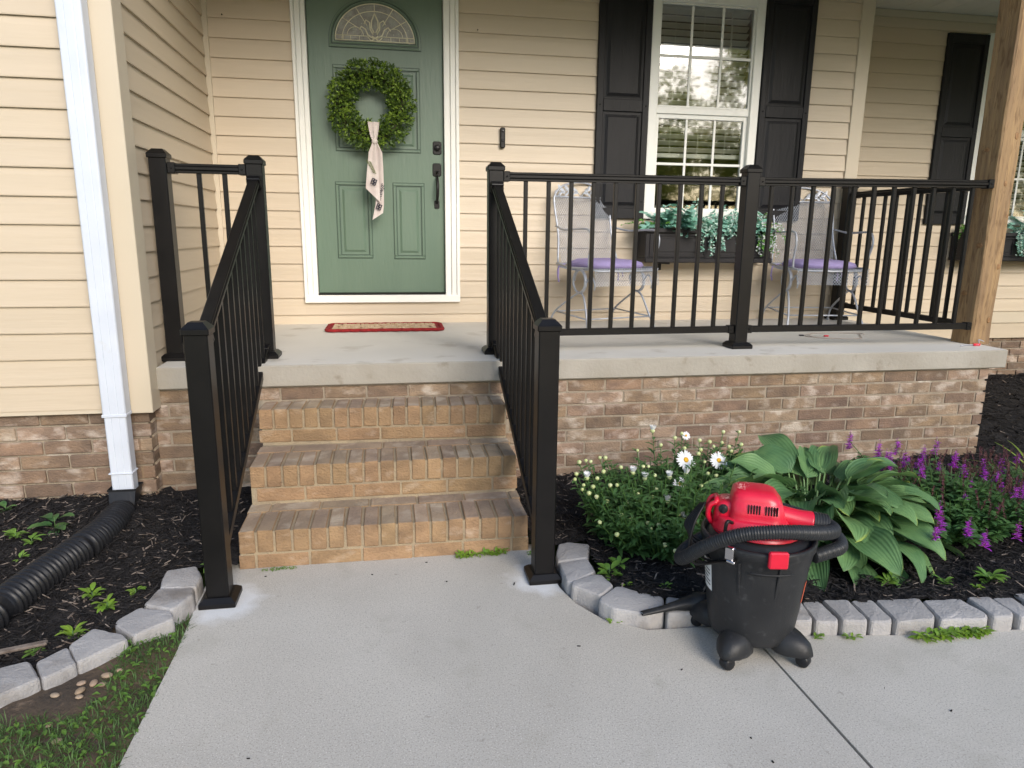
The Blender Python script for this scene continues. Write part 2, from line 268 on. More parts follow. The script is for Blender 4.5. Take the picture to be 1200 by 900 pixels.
# ------------------------------------------------------------------ mesh helpers
class MB:
    def __init__(s): s.v = []; s.f = []; s.mi = []; s.uv = None; s.sm = []
    def add(s, vs, fs, mi=0, smooth=False):
        o = len(s.v); s.v.extend(Vector(p) for p in vs)
        for f in fs: s.f.append([i + o for i in f]); s.mi.append(mi); s.sm.append(smooth)
        return s
    def box(s, x0, x1, y0, y1, z0, z1, c=0, mi=0, M=None, topmi=None):
        if x0 > x1: x0, x1 = x1, x0
        if y0 > y1: y0, y1 = y1, y0
        if z0 > z1: z0, z1 = z1, z0
        if c <= 0:
            vs = [(x, y, z) for x in (x0, x1) for y in (y0, y1) for z in (z0, z1)]
            fs = [(0, 1, 3, 2), (4, 6, 7, 5), (0, 4, 5, 1), (2, 3, 7, 6), (0, 2, 6, 4), (1, 5, 7, 3)]
            mis = [mi] * 6
            if topmi is not None: mis[5] = topmi
        else:
            X, Y, Z = (x0, x1), (y0, y1), (z0, z1)
            vs = []; idx = {}
            for i in (0, 1):
                for j in (0, 1):
                    for k in (0, 1):
                        for a in range(3):
                            p = [X[i], Y[j], Z[k]]
                            q = [(1, -1)[i], (1, -1)[j], (1, -1)[k]]
                            for b in range(3):
                                if b != a: p[b] += q[b] * c
                            idx[(i, j, k, a)] = len(vs); vs.append(p)
            fs = []; mis = []
            for a in range(3):
                for sd in (0, 1):
                    quad = []
                    for (m_, n_) in ((0, 0), (1, 0), (1, 1), (0, 1)):
                        t = [0, 0, 0]; t[a] = sd; t[(a + 1) % 3] = m_; t[(a + 2) % 3] = n_
                        quad.append(idx[(t[0], t[1], t[2], a)])
                    if sd == 0: quad.reverse()
                    fs.append(quad); mis.append(topmi if (topmi is not None and a == 2 and sd == 1) else mi)
            for a in range(3):  # edges parallel to axis a
                b1, b2 = (a + 1) % 3, (a + 2) % 3
                for m_ in (0, 1):
                    for n_ in (0, 1):
                        t = [0, 0, 0]; t[b1] = m_; t[b2] = n_
                        t0 = list(t); t0[a] = 0; t1 = list(t); t1[a] = 1
                        q = [idx[(*t0, b1)], idx[(*t1, b1)], idx[(*t1, b2)], idx[(*t0, b2)]]
                        if m_ == n_: q.reverse()
                        fs.append(q); mis.append(mi)
            for i in (0, 1):
                for j in (0, 1):
                    for k in (0, 1):
                        q = [idx[(i, j, k, a)] for a in range(3)]
                        if (i + j + k) % 2 == 0: q.reverse()
                        fs.append(q); mis.append(mi)
        if M is not None: vs = [M @ Vector(p) for p in vs]
        o = len(s.v); s.v.extend(Vector(p) for p in vs)
        for f, m_ in zip(fs, mis): s.f.append([i + o for i in f]); s.mi.append(m_); s.sm.append(False)
        return s
    def bar(s, p0, p1, w, h, up=(0, 0, 1), c=0, mi=0):
        p0, p1 = Vector(p0), Vector(p1); d = p1 - p0; L = d.length; y = d.normalized()
        x = y.cross(Vector(up)).normalized(); z = x.cross(y)
        M = Matrix(((x.x, y.x, z.x, p0.x), (x.y, y.y, z.y, p0.y), (x.z, y.z, z.z, p0.z), (0, 0, 0, 1)))
        return s.box(-w / 2, w / 2, 0, L, -h / 2, h / 2, c, mi, M)
    def tube(s, pts, r, n=8, mi=0, cap=True, closed=False, smooth=True):
        pts = [Vector(p) for p in pts]; m = len(pts)
        rs = r if isinstance(r, (list, tuple)) else [r] * m
        vs = []; prev = None
        for i, p in enumerate(pts):
            if closed: t = (pts[(i + 1) % m] - pts[i - 1])
            else: t = (pts[min(i + 1, m - 1)] - pts[max(i - 1, 0)])
            t.normalize()
            if prev is None:
                a = Vector((0, 0, 1)) if abs(t.z) < .9 else Vector((1, 0, 0))
                u = t.cross(a).normalized()
            else:
                u = (prev - t * prev.dot(t)).normalized()
            prev = u; v_ = t.cross(u)
            for k in range(n):
                a = 2 * PI * k / n
                vs.append(p + (u * math.cos(a) + v_ * math.sin(a)) * rs[i])
        fs = []
        for i in range(m if closed else m - 1):
            j = (i + 1) % m
            for k in range(n):
                fs.append((i * n + k, i * n + (k + 1) % n, j * n + (k + 1) % n, j * n + k))
        if cap and not closed:
            fs.append(tuple(range(n - 1, -1, -1))); fs.append(tuple((m - 1) * n + k for k in range(n)))
        return s.add(vs, fs, mi, smooth)
    def lathe(s, prof, M=None, n=24, mi=0, smooth=True, sx=1, sy=1):
        vs = []; m = len(prof)
        for (r, z) in prof:
            for k in range(n):
                a = 2 * PI * k / n; vs.append(Vector((r * math.cos(a) * sx, r * math.sin(a) * sy, z)))
        if M is not None: vs = [M @ p for p in vs]
        fs = []
        for i in range(m - 1):
            for k in range(n):
                fs.append((i * n + k, i * n + (k + 1) % n, (i + 1) * n + (k + 1) % n, (i + 1) * n + k))
        if prof[0][0] > 1e-6: fs.append(tuple(range(n - 1, -1, -1)))
        if prof[-1][0] > 1e-6: fs.append(tuple((m - 1) * n + k for k in range(n)))
        return s.add(vs, fs, mi, smooth)
    def prism(s, poly, f, mi=0, topmi=None):
        """poly 2d list, f(a,b,t)->point with t 0 or 1 for the two caps"""
        n = len(poly)
        vs = [f(a, b, 0) for a, b in poly] + [f(a, b, 1) for a, b in poly]
        o = len(s.v); s.v.extend(Vector(p) for p in vs)
        s.f.append([o + i for i in range(n - 1, -1, -1)]); s.mi.append(mi); s.sm.append(False)
        s.f.append([o + n + i for i in range(n)]); s.mi.append(mi if topmi is None else topmi); s.sm.append(False)
        for i in range(n):
            j = (i + 1) % n
            s.f.append([o + i, o + j, o + n + j, o + n + i]); s.mi.append(mi); s.sm.append(False)
        return s
    def leaf(s, base, d, L, W, up=(0, 0, 1), droop=.3, fold=.25, n=3, mi=0, shape=None):
        """narrow leaf: centre line + two edges"""
        d = Vector(d).normalized(); up = Vector(up)
        sd = d.cross(up)
        if sd.length < 1e-3: sd = d.cross(Vector((1, 0, 0)))
        sd.normalize(); nn = sd.cross(d).normalized(); base = Vector(base)
        o = len(s.v); c = base.copy(); dirv = d.copy(); nv = nn.copy()
        for i in range(n + 1):
            t = i / n
            wd = W * (math.sin(PI * (t * .88 + .06)) if shape is None else shape(t))
            s.v.append(c - sd * wd / 2 + nv * wd * fold); s.v.append(c.copy()); s.v.append(c + sd * wd / 2 + nv * wd * fold)
            dirv = (dirv - Vector((0, 0, droop / n))).normalized(); nv = sd.cross(dirv).normalized()
            c = c + dirv * (L / n)
        for i in range(n):
            a = o + i * 3
            s.f.append([a, a + 1, a + 4, a + 3]); s.f.append([a + 1, a + 2, a + 5, a + 4]); s.mi += [mi, mi]; s.sm += [True, True]
        return s
    def mesh(s, name, mats, origin=(0, 0, 0)):
        me = bpy.data.meshes.new(name); o = Vector(origin)
        me.from_pydata([tuple(p - o) for p in s.v], [], s.f)
        if not isinstance(mats, (list, tuple)): mats = [mats]
        for m_ in mats: me.materials.append(m_)
        me.polygons.foreach_set('material_index', s.mi); me.polygons.foreach_set('use_smooth', s.sm)
        if s.uv:
            ul = me.uv_layers.new(name='UVMap')
            for l in me.loops: ul.data[l.index].uv = s.uv[l.vertex_index]
        me.update()
        return me

def part(name, mb, mats, parent=None, label=None, kind=None, origin=None):
    if origin is None:
        origin = Vector((0, 0, 0))
        if parent is not None:
            r = parent
            while r.parent: r = r.parent
            origin = Vector(r.location)
    me = mb.mesh(name, mats, origin)
    o = bpy.data.objects.new(name, me); COL.objects.link(o)
    if parent is not None: o.parent = parent
    if label: o['label'] = label
    if kind: o['kind'] = kind
    return o
def inst(name, me, loc, parent=None, rot=None):
    o = bpy.data.objects.new(name, me); COL.objects.link(o)
    if parent is not None: o.parent = parent
    o.location = loc
    if rot: o.rotation_euler = rot
    return o
def thing(name, label, cat, loc=(0, 0, 0), rz=0, group=None):
    o = bpy.data.objects.new(name, None); COL.objects.link(o); o.empty_display_size = .1
    o.location = loc; o.rotation_euler = (0, 0, rz); o['label'] = label; o['category'] = cat
    if group: o['group'] = group
    return o
def tag(o, label, cat, group=None):
    o['label'] = label; o['category'] = cat
    if group: o['group'] = group
    return o
def single(name, mb, mats, label, cat, loc, group=None):
    me = mb.mesh(name, mats, loc); o = bpy.data.objects.new(name, me); COL.objects.link(o); o.location = loc
    return tag(o, label, cat, group)
def struct(name, mb, mats, parent=None):
    o = part(name, mb, mats, parent); o['kind'] = 'structure'; return o
def stuff(name, mb, mats, label=None, cat=None, parent=None):
    o = part(name, mb, mats, parent); o['kind'] = 'stuff'
    if label: o['label'] = label
    if cat: o['category'] = cat
    return o
def copy_tree(o, parent=None):
    c = o.copy(); COL.objects.link(c); c.parent = parent
    for ch in list(o.children): copy_tree(ch, c)
    return c
def spline(pts, n=8):
    pts = [Vector(p) for p in pts]; out = []
    P = [pts[0] * 2 - pts[1]] + pts + [pts[-1] * 2 - pts[-2]]
    for i in range(1, len(P) - 2):
        for k in range(n):
            t = k / n; a, b, c, d_ = P[i - 1], P[i], P[i + 1], P[i + 2]
            out.append(.5 * ((2 * b) + (c - a) * t + (2 * a - 5 * b + 4 * c - d_) * t * t + (3 * b - a - 3 * c + d_) * t ** 3))
    out.append(pts[-1]); return out

# ------------------------------------------------------------------ key sizes
H = .674          # porch floor
HB = .5684        # underside of porch slab
D = 1.526         # porch wall face
XL = .2056        # side wall face
YF = -.10         # left facade face
YR = 2.08         # recessed wall face
C = .0677; B = .2032
P0 = .7361; PP = .1155    # siding laps

# ------------------------------------------------------------------ ground
g = MB(); g.add([(-150, -150, -.06), (150, -150, -.06), (150, 150, -.06), (-150, 150, -.06)], [(0, 1, 2, 3)])
struct('ground', g, LAWN)
def surf(x0, x1, y0, y1, step, zf, inside=lambda x, y: True):
    m = MB(); nx = int((x1 - x0) / step); ny = int((y1 - y0) / step); idx = {}
    vs = []; fs = []
    for j in range(ny + 1):
        for i in range(nx + 1):
            x, y = x0 + i * (x1 - x0) / nx, y0 + j * (y1 - y0) / ny
            idx[(i, j)] = len(vs); vs.append((x, y, zf(x, y)))
    for j in range(ny):
        for i in range(nx):
            if inside(x0 + (i + .5) * (x1 - x0) / nx, y0 + (j + .5) * (y1 - y0) / ny):
                fs.append((idx[(i, j)], idx[(i + 1, j)], idx[(i + 1, j + 1)], idx[(i, j + 1)]))
    m.add(vs, fs, 0, True); return m
def nz(x, y, s=1.0, k=0): return noise.noise(Vector((x * s, y * s, k)))
def zleft(x, y):
    base = .035 + .05 * max(0, min(1, (y + 1.3) / 1.2)) * (1 if x < .25 else .6)
    return base + .022 * nz(x, y, 9) + .012 * nz(x, y, 30)
def in_left(x, y):
    if y > -.80: return x < .695
    if y > -1.08: return x < .485
    return x < .485 + (y + 1.08) * .70 - (.0 if y > -1.3 else .03) and y > -1.40
struct('mulch_bed', surf(-2.2, .70, -1.5, .12, .02, zleft, in_left), MULCH)
def zright(x, y):
    return .045 + .02 * nz(x, y, 8) + .012 * nz(x, y, 30)
def front_edge(x):   # y of the inner side of the right edging
    if x < 2.05: return -1.10
    if x < 2.3: return -1.17 - (x - 2.05) * .5
    return -1.32 - (x - 2.3) * .12
def in_right(x, y): return (y > front_edge(x) - .03) and x > (1.86 if y > -.81 else (2.07 if y > -1.13 else 2.07 + (-1.13 - y) * .6))
struct('mulch_bed', surf(1.84, 9.0, -2.0, 2.15, .035, zright, in_right), MULCH)
def chips(n, box, zf, ok, seed, pb=.04, smin=.006, smax=.02, big=1.0):
    m = MB(); rr = random.Random(seed)
    for i in range(n):
        x = rr.uniform(box[0], box[1]); y = rr.uniform(box[2], box[3])
        if not ok(x, y): continue
        L = rr.uniform(smin, smax) * (1 + .8 * rr.random()) * big; wd = rr.uniform(.0015, .0045) * big; a = rr.uniform(0, 2 * PI)
        z = zf(x, y) + rr.uniform(.001, .012); el = rr.uniform(-.5, .5)
        dx, dy, dz = math.cos(a) * math.cos(el), math.sin(a) * math.cos(el), math.sin(el)
        px, py = -math.sin(a), math.cos(a); t = rr.uniform(-.6, .6)
        p = Vector((x, y, z)); dv = Vector((dx, dy, dz)) * L; sv = Vector((px * math.cos(t), py * math.cos(t), math.sin(t))) * wd
        uz = dv.cross(sv).normalized() * rr.uniform(.001, .003)
        k = 1 if rr.random() < pb else 0
        m.add([p - dv - sv * .5, p - dv * .7 + sv, p + dv * .8 + sv * .8, p + dv - sv * .7, p - dv * .6 + uz, p + dv * .7 + uz],
              [(0, 4, 1), (1, 4, 5, 2), (2, 5, 3), (0, 3, 5, 4), (0, 1, 2, 3)], k)
    return m
stuff('mulch_chips', chips(15000, (-1.2, .64, -1.45, -.08), zleft, in_left, 1, .10), [CHIP, CHIPB], 'black shredded bark mulch in the bed beside the downspout', 'mulch')
stuff('mulch_chips', chips(24000, (1.86, 4.7, -1.62, 0), zright, in_right, 2, .09), [CHIP, CHIPB], 'black shredded bark mulch under the flowers in front of the porch', 'mulch')
stuff('mulch_chips', chips(9000, (4.7, 8.0, -1.4, 2.1), zright, lambda x, y: True, 3, .03, big=1.7), [CHIP, CHIPB], 'black shredded bark mulch beyond the right end of the porch', 'mulch')

# soil and lawn patch lower left
def zs(x, y): return -.010 + .034 * max(0, min(1, (.60 - x) / .12)) + .012 * nz(x, y, 6, 3) + .006 * nz(x, y, 25, 3)
struct('soil_patch', surf(-1.6, .62, -3.2, -.98, .03, zs, lambda x, y: y < -1.05), SOIL)
gm = MB(); rr = random.Random(5)
cnt = 0
while cnt < 17000:
    x = rr.uniform(-.9, .618); y = rr.uniform(-2.7, -1.0)
    # bare soil beside the stones
    dd = (y + 1.62 + (x - .3) * -.75)
    bare = nz(x, y, 5, 9)
    near_walk = x > .47 + .05 * nz(x, y, 9)
    stone_side = (y > -1.42 + (x - .35) * 1.4)
    if stone_side and not (x > .585 and y < -1.1): continue
    if not near_walk and (y > -1.60 + .08 * bare) : continue
    if not near_walk and bare > .30 and rr.random() < .8: continue
    cnt += 1
    a = rr.uniform(0, 2 * PI); h = rr.uniform(.012, .042); ln = rr.uniform(.2, 1.3)
    z = zs(x, y)
    gm.leaf((x, y, z), (math.cos(a) * ln, math.sin(a) * ln, 1), h, rr.uniform(.0018, .0035), droop=rr.uniform(.2, 1.2), n=2, fold=.1)
for i in range(2400):   # clover and plantain leaves between the blades
    x = rr.uniform(-.6, .615); y = rr.uniform(-2.6, -1.2)
    if (y > -1.62 and x < .47) or y > -1.42 + (x - .35) * 1.4: continue
    a = rr.uniform(0, 2 * PI)
    gm.leaf((x, y, zs(x, y) + .008), (math.cos(a), math.sin(a), rr.uniform(.1, .6)), rr.uniform(.012, .026), rr.uniform(.008, .014), droop=.5, n=3, mi=1)
stuff('grass', gm, [GRASS, L_WEED], 'thin patchy grass and clover beside the walk at lower left', 'grass')

# walk: two slabs with a joint
def slabpoly(poly, z1=0.0, z0=-.12):
    m = MB(); m.prism(poly, lambda a, b, t: (a, b, z1 if t else z0)); return m
left_poly = [(.621, -7), (2.462, -7), (2.458, -1.435), (2.30, -1.415), (2.13, -1.405), (2.0, -1.315), (1.935, -1.20), (1.905, -1.08), (1.90, -.95), (1.93, -.82), (1.93, -.70), (.60, -.70), (.60, -.80), (.603, -1.0), (.617, -1.3)]
wb = slabpoly(left_poly)
wk = struct('walkway', wb, WALK)
right_poly = [(2.470, -2.75), (9.0, -3.3), (9.0, -2.15), (4.2, -1.67), (3.4, -1.60), (2.95, -1.565), (2.65, -1.52), (2.466, -1.47)]
struct('walkway', slabpoly(right_poly), WALK)
jm = MB(); jm.box(2.4615, 2.4705, -2.9, -1.44, -.1, -.012); struct('walk_joint', jm, SOIL)
# little bits of debris on the walk
dm = MB(); rr = random.Random(11)
for i in range(26):
    x = rr.uniform(.7, 3.3); y = rr.uniform(-2.3, -.8)
    if not (x < 2.4 or y < -1.7): continue
    a = rr.uniform(0, PI); L = rr.uniform(.001, .005) * (1 if i % 9 else 1.9); wd = rr.uniform(.0008, .002)
    dm.box(-L, L, -wd, wd, 0, .0025, 0, 0, Matrix.Translation((x, y, .0005)) @ Matrix.Rotation(a, 4, 'Z'))
stuff('leaf_litter', dm, CHIP, 'tiny dark bark crumbs scattered on the concrete walk', 'litter')

# ------------------------------------------------------------------ house
house = thing('house', 'tan vinyl sided house with green front door and black shutters', 'house', (0, 0, 0))
# --- siding
def board_mesh(L, z_lo=0, last=False):
    """board along +X from 0..L, face towards -Y, bottom edge at z 0"""
    prof = [(.001, PP + .004), (-.001, PP), (-.0050, PP * .72), (-.0068, PP * .5), (-.0098, PP * .22), (-.0125, .005), (-.0118, .0), (-.003, .001), (.001, 0)]
    m = MB(); n = len(prof); vs = [(0, y, z) for y, z in prof] + [(L, y, z) for y, z in prof]
    fs = [tuple(range(n)), tuple(range(2 * n - 1, n - 1, -1))]
    for i in range(n):
        j = (i + 1) % n; fs.append((i, n + i, n + j, j))
    m.add(vs, fs); return m.mesh('siding_board', SID)
BC = {}
def run_boards(parent, o, ang, L, k0, k1, kshift=0.0):
    """o = (x,y) where the board starts, ang = direction of the run"""
    key = round(L, 3)
    if key not in BC: BC[key] = board_mesh(L)
    for k in range(k0, k1):
        inst('siding_board', BC[key], (o[0], o[1], P0 + PP * k + kshift), parent, (0, 0, ang) if ang else None)
# backings with openings
def wallpart(label=None):
    return None
wb = MB()
wt = .14
TOPZ = 3.12
# porch wall: from XL to 4.79, door opening .82-1.70, window 3.14-3.93
for (x0, x1, z0, z1) in ((XL - .1, .80, HB - .3, TOPZ), (.80, 1.72, 3.0, TOPZ), (.80, 1.72, HB - .3, .84), (1.72, 3.15, HB - .3, TOPZ), (3.15, 3.92, HB - .3, 1.40), (3.15, 3.92, 2.93, TOPZ), (3.92, 4.775, HB - .3, TOPZ)):
    wb.box(x0, x1, D + .001, D + wt, z0, z1)
pw = part('siding_wall', wb, SID, house, 'porch wall of tan lap siding around the front door')
run_boards(pw, (XL + .02, D), 0, .737 - XL - .02, -1, 21)
run_boards(pw, (.737, D), 0, 1.794 - .737, -1, 1)
run_boards(pw, (1.794, D), 0, 3.118 - 1.794, -1, 21)
run_boards(pw, (3.118, D), 0, 3.948 - 3.118, -1, 5)
run_boards(pw, (3.948, D), 0, 4.69 - 3.948, -1, 21)
wb = MB(); wb.box(XL - wt, XL - .001, -.05, D + wt, 0, TOPZ)
sw = part('siding_wall', wb, SID, house, 'side wall of tan lap siding at the left end of the porch')
run_boards(sw, (XL, -.03), R(90), D - .02 + .03, -2, 21)
wb = MB(); wb.box(-6, .19, YF + .001, YF + wt, .55, TOPZ)
fw = part('siding_wall', wb, SID, house, 'left front wall of tan lap siding behind the downspout')
run_boards(fw, (-3.0, YF), 0, 3.09, -2, 21)
wb = MB()
for (x0, x1, z0, z1) in ((4.79, 6.30, .4, TOPZ), (6.30, 7.06, .4, 1.42), (6.30, 7.06, 2.94, TOPZ), (7.06, 12, .4, TOPZ)):
    wb.box(x0, x1, YR + .001, YR + wt, z0, z1)
rw = part('siding_wall', wb, SID, house, 'recessed wall of tan lap siding beyond the porch corner')
run_boards(rw, (4.79, YR), 0, 6.262 - 4.79, -1, 20, .026)
run_boards(rw, (6.262, YR), 0, .84, -1, 5, .026)
run_boards(rw, (7.10, YR), 0, 3.0, -1, 20, .026)
wb = MB(); wb.box(4.65, 4.775, D + wt + .001, YR + .1, 0, TOPZ)
cw = part('siding_wall', wb, SID, house, 'short return wall at the right end of the porch wall')
run_boards(cw, (4.775, D + .02), R(90), YR - D - .02, -1, 21)
# corner posts and trims
m = MB(); m.box(.085, .236, YF - .018, YF + .10, .485, TOPZ, .003); part('corner_post', m, SIDC, house)
m = MB(); m.box(XL + .001, XL + .022, -.028, -.002, .5, HB + .1 + .02, .002); m.box(XL + .0, XL + .03, -.03 - .002, -.015, .5, .62); part('trim_strip', m, SIDC, house)
m = MB(); m.box(XL + .001, XL + .036, D - .022, D + .002, H, TOPZ, .002); part('corner_post', m, SIDC, house)
m = MB(); m.box(4.690, 4.792, D - .020, D + .10, HB + .106, TOPZ, .003); part('corner_post', m, SIDC, house)
m = MB(); m.box(4.79, 12, YR - .018, YR + .002, 3.03, 3.085, .002); part('frieze_trim', m, SIDC, house)
m = MB(); m.box(-3, .085, YF - .010, YF + .02, .487, .508, .002); part('starter_strip', m, SIDC, house)
m = MB(); m.box(4.79, 10, YR - .012, YR + .02, .540, .641, .002); part('starter_strip', m, SIDC, house)
m = MB(); m.tube([(1.24 - .91, D - .002, 2.60), (1.24 - .91, D - .02, 2.60)], .004, 6); part('siding_screw', m, BLACK, house)
m = MB(); m.tube([(2.02 - .10, D - .002, 2.600), (2.02 - .10, D - .018, 2.60)], .004, 6); part('siding_screw', m, BLACK, house)
# ceiling, roof, rest of the body
m = MB()
for i in range(-14, 60):
    x0 = i * .20
    m.box(x0, x0 + .196, -.30, YR + .0, 3.088, 3.10)
m.box(-3, 12, -.30, YR, 3.0935, 3.12)
part('porch_ceiling', m, CEIL, house)
m = MB()
def roofp(a, b, t): return (-6.4 if t else 12.4, a, b)
m.prism([(-.42, 3.12), (-.42, 3.24), (4.8, 5.3), (10.4, 3.22), (10.4, 3.10), (4.8, 5.16)], roofp)
part('roof', m, ROOF, house)
m = MB(); m.box(-6, 12, 9.9, 10, 0, 3.2); m.box(-6, -5.9, YF + .15, 9.9, 0, 3.2); m.box(11.9, 12, YR + .15, 9.9, 0, 3.2)
for x in (-6, 11.9): m.prism([(YF + .2, 3.11), (9.9, 3.11), (4.8, 5.1)], lambda a, b, t, x=x: (x + .1 * t, a, b))
part('outer_wall', m, SID, house)
m = MB()
for (xa, xb, ya) in ((2.3, 4.60, D + wt + .02), (4.95, 8.2, YR + wt + .02)):
    m.box(xa, xb, ya, 5.2, .9, .92); m.box(xa, xb, 5.2, 5.25, .9, 3.05); m.box(xa - .05, xa, ya, 5.2, .9, 3.05); m.box(xb, xb + .05, ya, 5.2, .9, 3.05); m.box(xa, xb, ya, 5.2, 3.05, 3.08)
part('inner_room', m, DARK, house)
m = MB(); m.box(-6, 12, -.40, -.301, 3.085, 3.20)
part('fascia_board', m, WHITE, house)
# foundations (brick) of the house
bmats = {}
def brick_mesh(w_, d_, h_, mt, topm=None, jit=0):
    m = MB(); rj = random.Random(jit)
    m.box(-w_ / 2, w_ / 2, 0, d_, -h_ / 2, h_ / 2, .003, 0, None, 1 if topm else None)
    for v in m.v:
        v.x += rj.uniform(-.0012, .0012); v.z += rj.uniform(-.0012, .0012); v.y += rj.uniform(-.001, .001)
    return m.mesh('brick', [mt, topm] if topm else mt)
WB = [brick_mesh(.1937, .092, .0572, mt, None, j) for j, mt in enumerate((BRK, BRKA, BRKB, BRK, BRKA))]
WH = [brick_mesh(.092, .092, .0572, mt, None, j + 9) for j, mt in enumerate((BRK, BRKA, BRKB))]
rb = random.Random(21)
def brick_run(parent, x0, x1, y, courses, phase, ang=0, org=None):
    """stretcher courses; x in run coordinates, y = face"""
    for k in courses:
        z = HB - C * (k + .5) - .005
        off = phase + (B / 2 if k % 2 else 0)
        n0 = math.floor((x0 - off) / B) - 1; n1 = math.ceil((x1 - off) / B) + 1
        for n_ in range(n0, n1):
            a = off + n_ * B + .005; b_ = a + .1937
            a2, b2 = max(a, x0), min(b_, x1)
            if b2 - a2 < .035: continue
            full = (b2 - a2) > .190
            me = rb.choice(WB)
            cx = (a2 + b2) / 2
            sc = (b2 - a2) / .1937
            yy = rb.uniform(-.0015, .0015)
            if org is None: loc = (cx, y + yy, z)
            else: loc = (org[0] + math.cos(ang) * cx - 0, org[1] + math.sin(ang) * cx, z)
            o = inst('brick', me, loc, parent, (0, rb.uniform(-.006, .006), ang))
            if not full: o.scale = (sc, 1, 1)
m = MB(); m.box(-6, .19, YF + .030, YF + .12, -.1, .56); fdn = part('brick_foundation', m, MORTW, house, 'brick foundation of the left front wall')
brick_run(fdn, -1.6, .205, YF + .020, range(1, 8), .05)
m = MB(); m.box(.19, .195, YF + .03, .05, -.1, .56)
fd2 = part('brick_foundation', m, MORTW, house, 'narrow brick return beside the porch')
brick_run(fd2, 0, .085, 0, range(1, 9), .0, R(90), (.205, YF + .022))
m = MB(); m.box(4.6, 12, YR + .045, YR + .2, -.1, .60); fd3 = part('brick_foundation', m, MORTW, house, 'brick foundation of the recessed wall')
brick_run(fd3, 4.72, 8.2, YR + .035, range(0, 8), .1)
m = MB()
for i in range(7): m.box(6.52 + .0, 6.68, YR + .018, YR + .03, .40 + i * .02, .412 + i * .02)
m.box(6.50, 6.70, YR + .025, YR + .034, .38, .55); part('foundation_vent', m, mat('vent_grey', (.30, .28, .27), rough=.6), house)

# --- door
XC = 1.2605
dm_ = MB()
dm_.box(.829, 1.692, D + .030, D + .070, .884, 2.90, .003)
door = part('front_door', dm_, DOORG, house, 'green front door with arched glass')
def moulding(x0, x1, z0, z1, y=D + .030, w_=.018, h_=.008):
    m = MB()
    for (a, b_, c_, d_) in ((x0, x1, z0, z0 + w_), (x0, x1, z1 - w_, z1), (x0, x0 + w_, z0 + w_, z1 - w_), (x1 - w_, x1, z0 + w_, z1 - w_)):
        m.box(a, b_, y - h_, y + .002, c_, d_, .0035)
    return m
def doorpanel(x0, x1, z0, z1):
    y = D + .030
    m = moulding(x0, x1, z0, z1, y)
    a = .018; b_ = .040; c_ = .055
    # sunk field then raised middle
    vs = []
    for (o_, yy) in ((a, y - .0005), (b_, y + .0005 - .0006), (c_, y - .007), (c_ + .002, y - .007)):
        vs += [(x0 + o_, yy, z0 + o_), (x1 - o_, yy, z0 + o_), (x1 - o_, yy, z1 - o_), (x0 + o_, yy, z1 - o_)]
    fs = []
    for r_ in range(3):
        for k in range(4):
            fs.append((r_ * 4 + k, r_ * 4 + (k + 1) % 4, (r_ + 1) * 4 + (k + 1) % 4, (r_ + 1) * 4 + k))
    fs.append((12, 13, 14, 15))
    m.add(vs, fs)
    return m
def groove_shade(m, x0, x1, z0, z1, t=.004, y=D + .030):  # thin raised strips that draw the shaded lines round a panel
    for (a, b_, c_, d_) in ((x0, x1, z0, z0 + t), (x0, x1, z1 - t, z1), (x0, x0 + t, z0 + t, z1 - t), (x1 - t, x1, z0 + t, z1 - t)):
        m.box(a, b_, y - .0018, y + .002, c_, d_)
for (x0, x1, z0, z1) in ((.982, 1.535, 1.822, 2.352), (.968, 1.197, 1.122, 1.622), (1.347, 1.555, 1.118, 1.622)):
    p = part('door_panel', doorpanel(x0, x1, z0, z1), DOORG, door)
    m = MB(); groove_shade(m, x0 - .004, x1 + .004, z0 - .004, z1 + .004); groove_shade(m, x0 + .019, x1 - .019, z0 + .019, z1 - .019, .005)
    part('panel_groove_shade', m, DOORD, p)
# fan light
AX, AZ, AR, AH = 1.2565, 2.505, .252, .222
def arc(rx, rz, n=28, z=AZ): return [(AX + rx * math.cos(PI - PI * i / n), z + rz * math.sin(PI * i / n)) for i in range(n + 1)]
m = MB(); o1 = arc(AR + .040, AH + .040, 28, AZ - 0); i1 = arc(AR + .004, AH + .004)
pts_o = [(AX - AR - .040, AZ - .045)] + o1 + [(AX + AR + .040, AZ - .045)]
pts_i = [(AX - AR - .004, AZ - .006)] + i1 + [(AX + AR + .004, AZ - .006)]
n_ = len(pts_o)
def ring(mb, A, Bv, ya, yb, mi=0):
    n = len(A); vs = [(p[0], ya, p[1]) for p in A] + [(p[0], yb, p[1]) for p in Bv]
    mb.add(vs, [(i, (i + 1) % n, n + (i + 1) % n, n + i) for i in range(n)], mi)
def lerp2(A, Bv, t): return [((1 - t) * a[0] + t * b_[0], (1 - t) * a[1] + t * b_[1]) for a, b_ in zip(A, Bv)]
y0 = D + .030
steps = [(0, y0 + .001), (.02, y0 - .010), (.35, y0 - .012), (.45, y0 - .004), (.55, y0 - .004), (.65, y0 - .010), (.85, y0 - .009), (1, y0 + .001)]
for (t0, ya), (t1, yb) in zip(steps[:-1], steps[1:]): ring(m, lerp2(pts_o, pts_i, t0), lerp2(pts_o, pts_i, t1), ya, yb)
fan = part('fan_light_frame', m, DOORG, door)
m = MB(); ring(m, lerp2(pts_o, pts_i, .42), lerp2(pts_o, pts_i, .58), y0 - .0062, y0 - .0062); ring(m, lerp2(pts_o, pts_i, -.08), lerp2(pts_o, pts_i, .0), y0 - .0015, y0 - .0015); part('frame_groove_shade', m, DOORD, fan)  # shade of the frame grooves drawn as dark bands
m = MB(); m.prism(pts_i, lambda a, b, t: (a, y0 - .003 if t else y0 + .01, b)); part('fan_light_glass', m, FROST, door)
m = MB(); yc = y0 - .005
